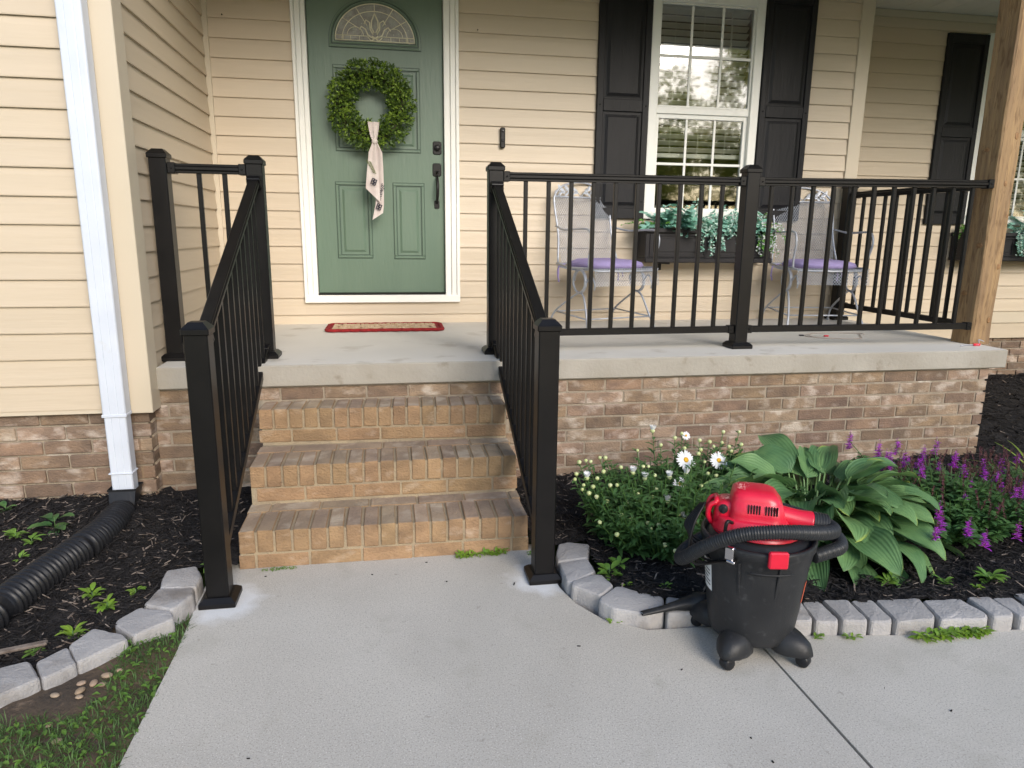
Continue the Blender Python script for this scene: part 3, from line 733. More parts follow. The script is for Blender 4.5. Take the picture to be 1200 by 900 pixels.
def came(pts, r=.0022): m.tube([(a, yc, b) for a, b in pts], r, 5)
came(arc(AR, AH), .0035); came(arc(AR * .83, AH * .80), .003)
came([(AX - AR, AZ), (AX + AR, AZ)], .0035); came([(AX - AR + .003, AZ + .028), (AX - .03, AZ + .028)], .0025); came([(AX + .03, AZ + .028), (AX + AR - .003, AZ + .028)], .0025)
for a in (36, 62, 90, 118, 144):
    c_, s_ = math.cos(R(a)), math.sin(R(a)); k0 = .42 if a != 90 else .74
    came([(AX + AR * k0 * c_, AZ + AH * k0 * s_ + (.01)), (AX + AR * .99 * c_, AZ + AH * .99 * s_)], .0026)
for sx in (-1, 1):
    came([(AX + sx * (.125 + .052 * math.cos(t)), AZ + .028 + .052 * math.sin(t)) for t in [PI * i / 10 for i in range(11)]])
    came([(AX + sx * x, AZ + z) for x, z in [(.008, .015), (.045, .035), (.06, .07), (.085, .085), (.10, .065)]], .0045)
    came([(AX + sx * x, AZ + z) for x, z in [(.012, .04), (.03, .07), (.032, .11), (.055, .125), (.068, .10)]], .0045)
    came([(AX + sx * x, AZ + z) for x, z in [(.005, .05), (.022, .08), (.020, .12), (.0, .165)]], .0045)
    came([(AX + sx * x, AZ + z) for x, z in [(0, .0), (.03, .006), (.045, .022)]], .003)
    for x in (.10, .155, .20): came([(AX + sx * x, AZ), (AX + sx * x, AZ + .028)], .002)
came([(AX - .02, AZ + .005), (AX + .02, AZ + .03)], .004); came([(AX + .02, AZ + .005), (AX - .02, AZ + .03)], .004)
part('leaded_came', m, LEAD, door)
# hardware
def octplate(cx, cz, w_, h_, y, d_=.010):
    c_ = w_ * .32
    poly = [(cx - w_ + c_, cz - h_), (cx + w_ - c_, cz - h_), (cx + w_, cz - h_ + c_), (cx + w_, cz + h_ - c_), (cx + w_ - c_, cz + h_), (cx - w_ + c_, cz + h_), (cx - w_, cz + h_ - c_), (cx - w_, cz - h_ + c_)]
    m = MB(); m.prism(poly, lambda a, b, t: (cx + (a - cx) * (.86 if t else 1), y - (d_ if t else 0), cz + (b - cz) * (.90 if t else 1))); return m
m = octplate(1.648, 1.857, .030, .044, y0); m.lathe([(.021, 0), (.021, .010), (.017, .014), (0, .014)], Matrix.Translation((1.648, y0 - .010, 1.857)) @ Matrix.Rotation(R(90), 4, 'X'), 16)
part('deadbolt', m, BLACK, door)
m = octplate(1.645, 1.715, .030, .044, y0)
m.tube([(1.645, y0 - .008, 1.700), (1.645, y0 - .03, 1.695), (1.645, y0 - .045, 1.70)], .006, 8); m.box(1.633, 1.657, y0 - .055, y0 - .035, 1.700, 1.706, .002)
m.tube(spline([(1.645, y0 - .010, 1.675), (1.645, y0 - .045, 1.645), (1.645, y0 - .060, 1.59), (1.643, y0 - .050, 1.53), (1.642, y0 - .012, 1.495)]), [.007 + .004 * math.sin(PI * i / 32) for i in range(33)], 8)
m2 = octplate(1.642, 1.486, .018, .028, y0); m.v, base = m.v, len(m.v)
o_ = len(m.v); m.v += m2.v; m.f += [[i + o_ for i in f] for f in m2.f]; m.mi += m2.mi; m.sm += m2.sm
part('door_handle', m, BLACK, door)
# frame and sill
m = MB()
for (x0, x1) in ((.737, .826), (1.695, 1.794)):
    inn = 1 if x0 < 1 else -1
    outer, inner = (x0, x1) if inn == 1 else (x1, x0)
    m.box(outer, outer + inn * .022, D - .030, D + .03, .836, 3.05, .003)
    m.box(outer + inn * .0225, outer + inn * .058, D - .022, D + .03, .836, 3.05, .004)
    m.box(outer + inn * .0585, inner, D - .012, D + .06, .836, 3.05, .003)
m.box(.737, 1.794, D - .035, D + .028, .820, .872, .004)
part('door_frame', m, WHITE, house)
m = MB(); m.box(.828, 1.693, D - .012, D + .05, .873, .883, .002); part('threshold', m, BLACK, house)

# --- windows
def window(X0, X1, zb, zt, Y, flat_blind=False, label=None):
    """outer trim X0..X1"""
    f = MB(); t = .062
    for (a, b_, c_, d_) in ((X0, X0 + t, zb, zt), (X1 - t, X1, zb, zt), (X0 + t, X1 - t, zb, zb + t * .8), (X0 + t, X1 - t, zt - t, zt)):
        f.box(a, b_, Y - .022, Y + .06, c_, d_, .003)
    a0, a1 = X0 + t, X1 - t; z0, z1 = zb + t * .8, zt - t
    zm = (z0 + z1) / 2 + .0
    f.box(a0, a1, Y - .004, Y + .03, zm - .022, zm + .022, .003)
    win = part('window', f, WHITE, house, label)
    for nm, (s0, s1, yy, tt) in (('upper', (zm + .022, z1, Y + .010, .012)), ('lower', (z0, zm - .022, Y + .022, .030))):
        m = MB()
        for (a, b_, c_, d_) in ((a0, a0 + tt, s0, s1), (a1 - tt, a1, s0, s1), (a0 + tt, a1 - tt, s0, s0 + tt), (a0 + tt, a1 - tt, s1 - tt, s1)):
            m.box(a, b_, yy - .012, yy + .02, c_, d_, .002)
        part('sash', m, WHITE, win)
        m = MB(); g0, g1, h0, h1 = a0 + tt, a1 - tt, s0 + tt, s1 - tt
        for k in (1, 2):
            x = g0 + (g1 - g0) * k / 3; m.box(x - .009, x + .009, yy - .004, yy + .002, h0, h1, .002)
        z = (h0 + h1) / 2; m.box(g0, g1, yy - .0055, yy + .0015, z - .009, z + .009, .002)
        part('muntin_grid', m, WHITE, win)
        m = MB(); m.add([(g0, yy + .003, h0), (g1, yy + .003, h0), (g1, yy + .003, h1), (g0, yy + .003, h1)], [(0, 1, 2, 3)])
        part('pane', m, GLASS, win)
    # blind
    yb = Y + .085; m = MB()
    zlow = zb + .48 if not flat_blind else zb + .1
    z = z1 - .03; n = 0
    me = None
    while z > zlow:
        sm_ = MB(); ang = R(-28)
        sm_.box(-(a1 - a0) / 2 + .01, (a1 - a0) / 2 - .01, -.024, .024, -.0015, .0015, 0, 0, Matrix.Rotation(ang, 4, 'X'))
        if me is None: me = sm_.mesh('blind_slat', BLIND)
        inst('blind_slat', me, ((a0 + a1) / 2, yb, z), win)
        z -= .046
    m.box(a0 + .008, a1 - .008, yb - .022, yb + .022, zlow - .045, zlow - .015, .003)
    m.box(a0 + .005, a1 - .005, yb - .025, yb + .025, z1 - .02, z1 + .03, .003)
    for k in (.2, .5, .8):
        x = a0 + (a1 - a0) * k; m.box(x - .0015, x + .0015, yb - .026, yb - .025, zlow - .02, z1)
    m.tube([(a1 - .15, yb - .03, z1), (a1 - .15, yb - .03, z1 - .55)], .004, 5)
    part('blind_rail', m, BLIND, win)
    return win
window(3.120, 3.948, 1.41, 2.915, D, False, 'double hung window above the near flower box')
window(6.262, 7.095, 1.41, 2.96, YR, True, 'double hung window behind the wooden post')
# shutters
def shutter(x0, x1, zb, zt, Y, zmid):
    m = MB(); t = .045
    m.box(x0, x1, Y - .024, Y - .006, zb, zt, .003)
    sh = part('shutter', m, SHUT, house)
    m = MB()
    for (a, b_, c_, d_) in ((x0, x0 + t, zb, zt), (x1 - t, x1, zb, zt), (x0 + t, x1 - t, zb, zb + .075), (x0 + t, x1 - t, zt - .075, zt), (x0 + t, x1 - t, zmid - .04, zmid + .04)):
        m.box(a, b_, Y - .036, Y - .0245, c_, d_, .003)
    part('shutter_frame', m, SHUT, sh)
    for (c_, d_) in ((zb + .075, zmid - .04), (zmid + .04, zt - .075)):
        a, b_ = x0 + t, x1 - t; m = MB(); vs = []
        for (o_, yy) in ((.012, Y - .025), (.020, Y - .026), (.040, Y - .034), (.046, Y - .034)):
            vs += [(a + o_, yy, c_ + o_), (b_ - o_, yy, c_ + o_), (b_ - o_, yy, d_ - o_), (a + o_, yy, d_ - o_)]
        fs = [(r_ * 4 + k, r_ * 4 + (k + 1) % 4, (r_ + 1) * 4 + (k + 1) % 4, (r_ + 1) * 4 + k) for r_ in range(3) for k in range(4)] + [(12, 13, 14, 15)]
        m.add(vs, fs); part('raised_panel', m, SHUT, sh)
    for z in (zb + .1, zmid, zt - .1):
        pass
    for z in (zmid - .0, zb + .12):
        for x in (x0 + .022, x1 - .022):
            m = MB(); m.lathe([(.006, 0), (.005, .003), (0, .004)], Matrix.Translation((x, Y - .036, z)) @ Matrix.Rotation(R(90), 4, 'X'), 8)
            part('shutter_fastener', m, BLACK, sh)
    return sh
shutter(2.742, 3.116, 1.408, 2.96, D, 2.17)
shutter(3.952, 4.335, 1.408, 2.96, D, 2.17)
shutter(5.872, 6.258, 1.412, 2.94, YR, 2.17)

# ------------------------------------------------------------------ porch slab and wall
porch = thing('porch', 'concrete porch slab on a weathered brick wall', 'porch', (0, 0, 0))
m = MB()
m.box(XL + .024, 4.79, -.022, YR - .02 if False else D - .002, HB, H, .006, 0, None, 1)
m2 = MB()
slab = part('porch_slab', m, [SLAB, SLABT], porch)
m = MB(); m.box(XL, 4.685, .012, D, -.1, HB - .002); m.box(XL, 4.685, .004, .011, -.1, HB - .002)
pwall = part('brick_wall', m, MORTW, porch)
brick_run(pwall, XL + .0, .70, 0, range(0, 9), 3.619)
brick_run(pwall, .70, 1.86, 0, range(0, 1), 3.619)
brick_run(pwall, 1.86, 4.70, 0, range(0, 9), 3.619)
brick_run(pwall, 0.10, 1.5, 0, range(0, 9), 0, R(90), (4.70, 0))

# ------------------------------------------------------------------ steps
stepsT = thing('brick_steps', 'three brown brick steps leading up to the porch', 'steps', (.70, 0, 0))
SW = 17 * C
TOP = [.157, .326, .494]; NOSE = [-.755, -.475, -.199]
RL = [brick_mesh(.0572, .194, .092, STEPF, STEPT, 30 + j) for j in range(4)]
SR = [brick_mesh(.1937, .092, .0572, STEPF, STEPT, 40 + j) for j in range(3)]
m = MB()
for i in range(3):
    if i < 2: m.box(.706, .70 + SW - .006, NOSE[i] + .007, NOSE[i + 1] + .10, -.05, TOP[i] - .007)
    else: m.prism([(.706, NOSE[2] + .052), (.70 + SW - .006, NOSE[2] + .008), (.70 + SW - .006, .003), (.706, .003)], lambda a, b, t: (a, b, TOP[2] - .007 if t else -.05))
body = part('mortar_bed', m, MORT, stepsT)
rs = random.Random(4)
for i in range(3):
    tread = bpy.data.objects.new('brick_step', None); COL.objects.link(tread); tread.parent = stepsT; tread.location = (0, SW * math.sin(R(2.2)) if i == 2 else 0, 0); tread.rotation_euler = (0, 0, -R(2.2) if i == 2 else 0)
    for k in range(17):
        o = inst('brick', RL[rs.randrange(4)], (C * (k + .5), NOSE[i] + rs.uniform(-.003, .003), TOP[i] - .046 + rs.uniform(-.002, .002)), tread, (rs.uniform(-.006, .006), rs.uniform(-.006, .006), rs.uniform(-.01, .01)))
    # course below
    ph = rs.uniform(0, .15) - .19
    x = ph
    while x < SW:
        a, b_ = max(x, 0), min(x + .1937, SW)
        if b_ - a > .03:
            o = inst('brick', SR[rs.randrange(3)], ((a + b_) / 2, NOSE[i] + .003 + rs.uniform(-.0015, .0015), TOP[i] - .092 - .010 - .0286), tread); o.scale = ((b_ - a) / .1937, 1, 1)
        x += B
    if i < 2:   # stretcher laid flat behind the rowlocks
        x = rs.uniform(0, .15) - .19
        while x < SW:
            a, b_ = max(x, 0), min(x + .1937, SW)
            if b_ - a > .03:
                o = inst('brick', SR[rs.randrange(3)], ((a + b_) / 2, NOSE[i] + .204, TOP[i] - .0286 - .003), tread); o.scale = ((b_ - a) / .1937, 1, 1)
            x += B

# ------------------------------------------------------------------ railings
PW = .076
def post_parts(parent, x, y, z0, z1, s=PW, base=True, caps=True):
    m = MB(); m.box(x - s / 2, x + s / 2, y - s / 2, y + s / 2, z0, z1, .004)
    p = part('post', m, RAIL, parent)
    if caps:
        m = MB(); c_ = s / 2 + .006
        m.box(x - c_, x + c_, y - c_, y + c_, z1 - .012, z1 + .010, .003)
        t = s * .30
        m.add([(x - c_ + .002, y - c_ + .002, z1 + .010), (x + c_ - .002, y - c_ + .002, z1 + .010), (x + c_ - .002, y + c_ - .002, z1 + .010), (x - c_ + .002, y + c_ - .002, z1 + .010),
               (x - t, y - t, z1 + .030), (x + t, y - t, z1 + .030), (x + t, y + t, z1 + .030), (x - t, y + t, z1 + .030)],
              [(0, 1, 5, 4), (1, 2, 6, 5), (2, 3, 7, 6), (3, 0, 4, 7), (4, 5, 6, 7)])
        part('post_cap', m, RAIL, p)
    if base:
        m = MB(); c_ = s / 2 + .024
        m.box(x - c_, x + c_, y - c_, y + c_, z0, z0 + .020, .003)
        vs = []
        for (q, z) in ((c_ - .001, z0 + .020), (s / 2 + .008, z0 + .034), (s / 2 - .002, z0 + .036)):
            vs += [(x - q, y - q, z), (x + q, y - q, z), (x + q, y + q, z), (x - q, y + q, z)]
        m.add(vs, [(r_ * 4 + k, r_ * 4 + (k + 1) % 4, r_ * 4 + 4 + (k + 1) % 4, r_ * 4 + 4 + k) for r_ in range(2) for k in range(4)])
        part('base_plate', m, RAIL, p)
    return p
def rail_between(parent, p0, p1, ztop, zbot, nb, horizontal=True, first=None, pitch=None, bw=.0205):
    """p0,p1 = (x,y) faces; ztop/zbot = (z at p0, z at p1) of top-rail centre and bottom-rail centre"""
    a = Vector((p0[0], p0[1], 0)); b_ = Vector((p1[0], p1[1], 0)); dv = (b_ - a).normalized()
    def rail_m(z0, z1, w_, h_, top):
        m = MB(); A = Vector((a.x, a.y, z0)); Bv = Vector((b_.x, b_.y, z1))
        if top:
            m.bar(A, Bv, w_, h_ * .45, c=.004)
            m.bar(A + Vector((0, 0, h_ * .36)), Bv + Vector((0, 0, h_ * .36)), w_ * .82, h_ * .30, c=.003)
            m.bar(A - Vector((0, 0, h_ * .36)), Bv - Vector((0, 0, h_ * .36)), w_ * .66, h_ * .30, c=.002)
        else: m.bar(A, Bv, w_, h_, c=.003)
        return m
    part('top_rail', rail_m(ztop[0], ztop[1], .052, .042, True), RAIL, parent)
    part('bottom_rail', rail_m(zbot[0], zbot[1], .034, .036, False), RAIL, parent)
    Ln = (b_ - a).length
    for (zz, hh, ww) in ((ztop, .050, .062), (zbot, .044, .044)):
        for (q, s_) in ((a, 1), (b_, -1)):
            z = zz[0] if q is a else zz[1]; sl_ = (zz[1] - zz[0]) / Ln
            m = MB(); st = Vector((q.x, q.y, z)); en = st + dv * .034 * s_ + Vector((0, 0, sl_ * .034 * s_))
            m.bar(st, en, ww, hh, c=.003)
            side = Vector((-dv.y, dv.x, 0))
            for h2 in (-1, 1):
                c0 = st + dv * .018 * s_ + side * (ww / 2) * h2
                m.tube([c0, c0 + side * .003 * h2], .0045, 6)
            part('rail_bracket', m, RAIL, parent)
    for k in range(nb):
        t = (k + 1) / (nb + 1) if first is None else (first + k * pitch) / Ln
        x, y = a.x + (b_.x - a.x) * t, a.y + (b_.y - a.y) * t
        zt = ztop[0] + (ztop[1] - ztop[0]) * t; zb_ = zbot[0] + (zbot[1] - zbot[0]) * t
        m = MB(); m.box(x - bw / 2, x + bw / 2, y - bw / 2, y + bw / 2, zb_ - .004, zt - .012, .002)
        part('baluster', m, RAIL, parent)
ZT, ZB = 1.578, .778
# left railing: wall side post, top-of-stairs post, foot post
rl = thing('railing', 'black metal railing on the left of the steps, with its short porch section', 'railing', (.70, -.97, 0))
post_parts(rl, .268, .205, H, 1.632); post_parts(rl, .690, .215, H, 1.615); post_parts(rl, .682, -.985, 0, .974)
rail_between(rl, (.268 + PW / 2, .205), (.690 - PW / 2, .212), (ZT, ZT), (ZB, ZB), 2, True, .131, .114)
rail_between(rl, (.690, .215 - PW / 2), (.682, -.985 + PW / 2), (1.530, .935), (.730, .135), 11)
rr_ = thing('railing', 'black metal railing on the right of the steps, running along the porch front', 'railing', (1.85, -.98, 0))
post_parts(rr_, 1.848, .215, H, 1.615); post_parts(rr_, 1.858, -.992, 0, .972); post_parts(rr_, 3.250, .235, H, 1.640)
rail_between(rr_, (1.848, .215 - PW / 2), (1.858, -.992 + PW / 2), (1.530, .935), (.730, .135), 11)
rail_between(rr_, (1.848 + PW / 2, .220), (3.250 - PW / 2, .235), (ZT, ZT + .006), (ZB, ZB + .002), 10)
rail_between(rr_, (3.250 + PW / 2, .235), (4.700, .185), (ZT + .006, ZT + .020), (ZB + .002, ZB + .008), 11, True, .09, .1215)
rs_ = thing('railing', 'black metal railing closing the right end of the porch, behind the second chair', 'railing', (4.70, 1.45, H))
post_parts(rs_, 4.70, 1.44, H, 1.66)
rail_between(rs_, (4.715, 1.44 - PW / 2), (4.76, .335), (1.60, 1.595), (.787, .783), 9)

# wooden post
woodp = thing('wooden_post', 'rough cedar post holding the porch roof at the right front corner', 'post', (4.785, .255, H), R(7))
m = MB(); s = .074
segs = 30; vs = []; rr = random.Random(8)
for i in range(segs + 1):
    z = (3.08 - H) * i / segs
    c_ = .010 + .007 * noise.noise(Vector((z * 3, 1, 0)))
    for (ax, ay) in ((-1, -1), (1, -1), (1, 1), (-1, 1)):
        jx = .004 * noise.noise(Vector((z * 4, ax, ay)))
        for (ex, ey) in (((ax * (s), ay * (s - c_)), (ax * (s - c_), ay * s)) if ax * ay > 0 else ((ax * (s - c_), ay * s), (ax * s, ay * (s - c_)))):
            vs.append((ex + jx, ey + jx, z + (0 if i else 0)))
fs = [(i * 8 + k, i * 8 + (k + 1) % 8, i * 8 + 8 + (k + 1) % 8, i * 8 + 8 + k) for i in range(segs) for k in range(8)] + [tuple(range(segs * 8, segs * 8 + 8))]
m.add(vs, fs); me = m.mesh('post_timber', WOODP); inst('post_timber', me, (0, 0, 0), woodp)
for (x, y, z, r_, ax) in ((.035, -.0745, .145, .013, 'y'), (.045, -.0745, .46, .013, 'y'), (.0, -.0745, .93, .012, 'y'), (.03, -.0745, 1.19, .015, 'y'), (-.0745, .02, .30, .016, 'x'), (-.0745, -.03, .58, .015, 'x'), (-.0745, .01, 1.12, .013, 'x'), (.02, -.0745, 1.55, .014, 'y'), (.05, -.0745, .75, .008, 'y')):
    m = MB(); rot = Matrix.Rotation(R(90), 4, 'X') if ax == 'y' else Matrix.Rotation(R(-90), 4, 'Y')
    m.lathe([(r_, -.001), (r_ * .85, .0016), (r_ * .5, .0008), (r_ * .3, .002), (0, .002)], Matrix.Translation((x, y, z)) @ rot, 12, sx=1, sy=1.4)
    o = bpy.data.objects.new('knot', m.mesh('knot', KNOT)); COL.objects.link(o); o.parent = woodp
m = MB(); m.box(XL + .04, 12, .17, .34, 2.965, 3.087); part('header_beam', m, SIDC, house)

# ------------------------------------------------------------------ downspout and drain
ds = thing('downspout', 'white metal downspout at the corner of the left front wall', 'downspout', (.1, YF - .06, .15))
def ribbed(x0, x1, y0_, y1_, z0, z1, dx=0):
    m = MB(); n = 5
    prof = []
    w_ = x1 - x0; dp = y1_ - y0_
    front = [(x0 + .004, y0_ + .001), (x0 + .008, y0_), (x0 + w_ * .30, y0_), (x0 + w_ * .32, y0_ + .0012), (x0 + w_ * .35, y0_), (x0 + w_ * .65, y0_), (x0 + w_ * .68, y0_ + .0012), (x0 + w_ * .70, y0_), (x1 - .008, y0_), (x1 - .004, y0_ + .001)]
    poly = front + [(x1, y0_ + .006), (x1, y1_), (x0, y1_), (x0, y0_ + .006)]
    m.prism(poly, lambda a, b, t: (a + (dx if t else 0), b, z1 if t else z0)); return m
part('upper_pipe', ribbed(.052, .148, YF - .095, YF - .028, .50, 3.12, .006), GUTTER, ds)
part('lower_pipe', ribbed(.055, .145, YF - .092, YF - .031, .145, .502, 0), GUTTER, ds)
m = MB(); m.box(.049, .151, YF - .097, YF - .026, .488, .502, .002); m.box(.049, .151, YF - .097, YF - .026, .225, .232, .002); part('pipe_collar', m, GUTTER, ds)
dr = thing('drain_pipe', 'black corrugated plastic drain pipe curving across the left mulch bed', 'drain pipe', (.1, -.2, .05))
m = MB()
# adaptor: square mouth to round
sq = [(.045, YF - .105), (.158, YF - .105), (.158, YF - .02), (.045, YF - .02)]
n = 24; vs = []
def sqpt(k):
    a = 2 * PI * k / n; c_, s_ = math.cos(a), math.sin(a); q = 1 / max(abs(c_), abs(s_)); return c_ * q, s_ * q
rows = [((.101, YF - .062, .160), .060, .048, 1.0, 0), ((.101, YF - .062, .150), .060, .048, 1.0, 0), ((.101, YF - .062, .149), .056, .045, 1.0, 0), ((.104, YF - .085, .105), .055, .050, .8, 15), ((.108, YF - .118, .075), .053, .053, .3, 45), ((.112, YF - .15, .060), .052, .052, 0, 70)]
for (c_, rx, ry, sqf, tilt) in rows:
    for k in range(n):
        a = 2 * PI * k / n; qx, qy = sqpt(k); x = (math.cos(a) * (1 - sqf) + qx * sqf) * rx; y = (math.sin(a) * (1 - sqf) + qy * sqf) * ry
        p = Matrix.Rotation(R(tilt), 3, 'X') @ Vector((x, y, 0)) ; vs.append(Vector(c_) + p)
m.add(vs, [(i * n + k, i * n + n + k, i * n + n + (k + 1) % n, i * n + (k + 1) % n) for i in range(len(rows) - 1) for k in range(n)], 0, False)
part('adaptor', m, DRAIN, dr)
path = spline([(.113, YF - .14, .068), (.118, -.34, .078), (.128, -.48, .085), (.110, -.66, .090), (.070, -.84, .088), (.035, -1.00, .080), (.0, -1.16, .072), (-.05, -1.33, .07)], 60)
pts = [path[0]]; acc = 0; fine = []
for i in range(1, len(path)): fine.append((path[i - 1], path[i]))
# resample evenly
st = .0045; out = [path[0]]; rem = 0
cur = path[0]
for a, b_ in fine:
    L_ = (b_ - a).length; t = st - rem
    while t <= L_: out.append(a.lerp(b_, t / L_)); t += st
    rem = L_ - (t - st)
rads = []
for i in range(len(out)):
    ph = (i * st / .0215) % 1
    sec = int(i * st / .36)
    r_ = .058 + .0055 * math.copysign(min(1, abs(math.sin(2 * PI * ph)) * 1.5), math.sin(2 * PI * ph))
    fr = (i * st) % .42
    if fr < .030: r_ = .050
    rads.append(r_)
m = MB(); m.tube(out, rads, 28, cap=False); 
pipe = part('corrugated_pipe', m, DRAIN, dr)

# ------------------------------------------------------------------ edging stones
SL = [[(0.467, -0.839), (0.561, -0.82), (0.600, -0.905), (0.599, -0.983), (0.483, -0.976), (0.467, -0.905)], [(0.479, -0.98), (0.594, -0.99), (0.605, -1.041), (0.564, -1.133), (0.464, -1.084)], [(0.451, -1.095), (0.561, -1.136), (0.579, -1.183), (0.49, -1.269), (0.412, -1.191), (0.406, -1.164)], [(0.357, -1.219), (0.456, -1.263), (0.48, -1.298), (0.384, -1.4), (0.323, -1.307)], [(0.263, -1.377), (0.319, -1.311), (0.378, -1.404), (0.319, -1.467)], [(0.13, -1.433), (0.175, -1.394), (0.238, -1.37), (0.305, -1.461), (0.239, -1.525), (0.194, -1.559)]]
SR1 = [[(1.964, -0.822), (2.003, -0.81), (2.084, -0.847), (2.046, -0.958), (1.925, -0.97), (1.934, -0.909)], [(1.927, -0.975), (2.044, -0.964), (2.046, -1.066), (1.936, -1.135), (1.924, -1.12)], [(1.938, -1.139), (2.04, -1.096), (2.062, -1.106), (2.078, -1.183), (2.012, -1.25), (1.932, -1.169)], [(2.011, -1.26), (2.085, -1.195), (2.101, -1.196), (2.223, -1.291), (2.196, -1.364), (2.135, -1.391), (2.033, -1.339), (2.002, -1.281)], [(2.215, -1.352), (2.242, -1.289), (2.296, -1.312), (2.350, -1.325), (2.345, -1.404), (2.204, -1.397)]]
SR2 = [[(2.36, -1.33), (2.47, -1.345), (2.48, -1.44), (2.36, -1.41)], [(2.485, -1.35), (2.60, -1.37), (2.57, -1.47), (2.49, -1.45)], [(2.629, -1.396), (2.690, -1.394), (2.668, -1.501), (2.65, -1.518), (2.586, -1.505)], [(2.701, -1.391), (2.76, -1.4), (2.755, -1.511), (2.74, -1.531), (2.675, -1.515), (2.689, -1.421)], [(2.771, -1.402), (2.86, -1.413), (2.848, -1.531), (2.835, -1.548), (2.761, -1.534)], [(2.872, -1.415), (2.948, -1.421), (2.936, -1.539), (2.917, -1.556), (2.855, -1.548)], [(2.963, -1.425), (3.118, -1.44), (3.090, -1.546), (3.068, -1.570), (2.943, -1.561)], [(3.128, -1.454), (3.258, -1.465), (3.272, -1.57), (3.246, -1.595), (3.098, -1.574)], [(3.292, -1.465), (3.372, -1.472), (3.368, -1.577), (3.341, -1.60), (3.281, -1.592)], [(3.386, -1.473), (3.461, -1.479), (3.454, -1.577), (3.428, -1.605), (3.380, -1.600)], [(3.486, -1.462), (3.565, -1.471), (3.566, -1.559), (3.519, -1.6), (3.465, -1.598)]]
def stone(poly, label, group, z=.062):
    area = sum(poly[i][0] * poly[(i + 1) % len(poly)][1] - poly[(i + 1) % len(poly)][0] * poly[i][1] for i in range(len(poly)))
    if area < 0: poly = poly[::-1]
    cx = sum(p[0] for p in poly) / len(poly); cy = sum(p[1] for p in poly) / len(poly)
    poly = [(cx + (a - cx) * 1.065, cy + (b_ - cy) * 1.04) for a, b_ in poly]
    # subdivide the outline and roughen it
    pts = []
    n = len(poly)
    for i in range(n):
        a, b_ = Vector(poly[i]), Vector(poly[(i + 1) % n])
        prev = Vector(poly[i - 1]); L_ = (b_ - a).length; r_ = min(.010, L_ * .3)
        pts.append(a + (prev - a).normalized() * r_ * .9); 
        pts.append(a + ((prev - a).normalized() + (b_ - a).normalized()) * r_ * .28); pts.append(a + (b_ - a).normalized() * r_ * .9)
        k = max(1, int(L_ / .02))
        for j in range(1, k): pts.append(a.lerp(b_, j / k) + Vector((rng.uniform(-1, 1), rng.uniform(-1, 1))) * .0012)
    m = MB(); N_ = len(pts); vs = []
    tilt = rng.uniform(-.02, .02); dz = rng.uniform(-.004, .004)
    for (sh, zz) in ((-.002, -.05), (.0, z - .016), (.002, z - .007), (.007, z - .002), (.03, z)):
        for p in pts:
            v = Vector((cx, cy)) - p; L_ = v.length; q = p + v * min(sh / L_, .9)
            vs.append((q.x, q.y, zz + (dz + tilt * (q.x - cx) + .0015 * nz(q.x, q.y, 40, 5) if zz > 0 else 0)))
    vs.append((cx, cy, z + .002 + dz))
    fs = [(r_ * N_ + k, r_ * N_ + (k + 1) % N_, r_ * N_ + N_ + (k + 1) % N_, r_ * N_ + N_ + k) for r_ in range(4) for k in range(N_)]
    fs += [(4 * N_ + k, 4 * N_ + (k + 1) % N_, len(vs) - 1) for k in range(N_)]
    m.add(vs, fs, 0, False)
    return single('edging_stone', m, STONE, label, 'edging stone', (cx, cy, 0), group)
lab_l = ['grey edging stone nearest the left stair railing post', 'grey edging stone second out from the left railing post', 'broad grey edging stone third out from the left railing post, weeds behind it',
         'grey edging stone with a dirt-darkened back corner beside the bare soil', 'small dirt-stained edging stone between two larger ones at lower left', 'edging stone at the left edge of the photograph']
for p, l in zip(SL, lab_l): stone(p, l, 'concrete edging stones of the left bed')
lab_r = ['edging stone at the end of the right bed, behind the railing post', 'edging stone with a chipped crack beside the right railing post', 'rounded edging stone at the bend of the right bed', 'longest edging stone, in the curve with the nozzle tip over it', 'edging stone under the black nozzle of the vacuum',
         'edging stone hidden behind the left side of the vacuum', 'edging stone hidden behind the middle of the vacuum', 'narrow edging stone just right of the vacuum drum', 'second edging stone right of the vacuum', 'third edging stone right of the vacuum, below the hanging leaf', 'edging stone left of the bright weeds on the path edge', 'wide edging stone behind the bright weeds', 'wide edging stone just right of the bright weeds', 'narrow edging stone right of the two wide ones', 'second last edging stone at the right edge', 'edging stone cut by the right edge of the photograph']
for p, l in zip(SR1 + SR2, lab_r): stone(p, l, 'concrete edging stones of the right bed', .053)
# more of the row beyond the frame is left out; pebbles on the soil
peb = []
for (x, y, s_, lb) in ((.425, -1.50, .017, 'tan pebble at the front of the pile on the soil'), (.445, -1.462, .016, 'pale pebble in the middle of the pile on the soil'), (.468, -1.43, .017, 'brown pebble at the back of the pile on the soil'), (.41, -1.455, .013, 'tan pebble at the left of the pile on the soil'),
                       (.36, -1.50, .014, 'flat tan pebble lying just off the edging stone'), (.31, -1.72, .017, 'tan pebble lying alone in the grass'), (.47, -1.47, .013, 'small tan pebble right of the pile'), (.435, -1.53, .011, 'whitish pebble below the pile'), (.49, -1.40, .012, 'small round pebble near the third edging stone'), (.45, -1.70, .013, 'grey pebble in the clover beside the walk'), (.40, -1.63, .010, 'small yellow pebble in the clover')):
    m = MB(); rr = random.Random(int(x * 1000)); n = 10
    m.lathe([(0, -.5), (.6, -.42), (.95, -.1), (1, .1), (.8, .42), (.4, .58), (0, .62)], Matrix.Translation((x, y, zs(x, y) + s_ * .35)) @ Matrix.Rotation(rr.uniform(0, 3), 4, 'Z') @ Matrix.Diagonal((s_, s_ * rr.uniform(.6, .85), s_ * .7, 1)), n)
    single('pebble', m, PEB, lb, 'pebble', (x, y, zs(x, y)), 'pebbles on the bare soil')
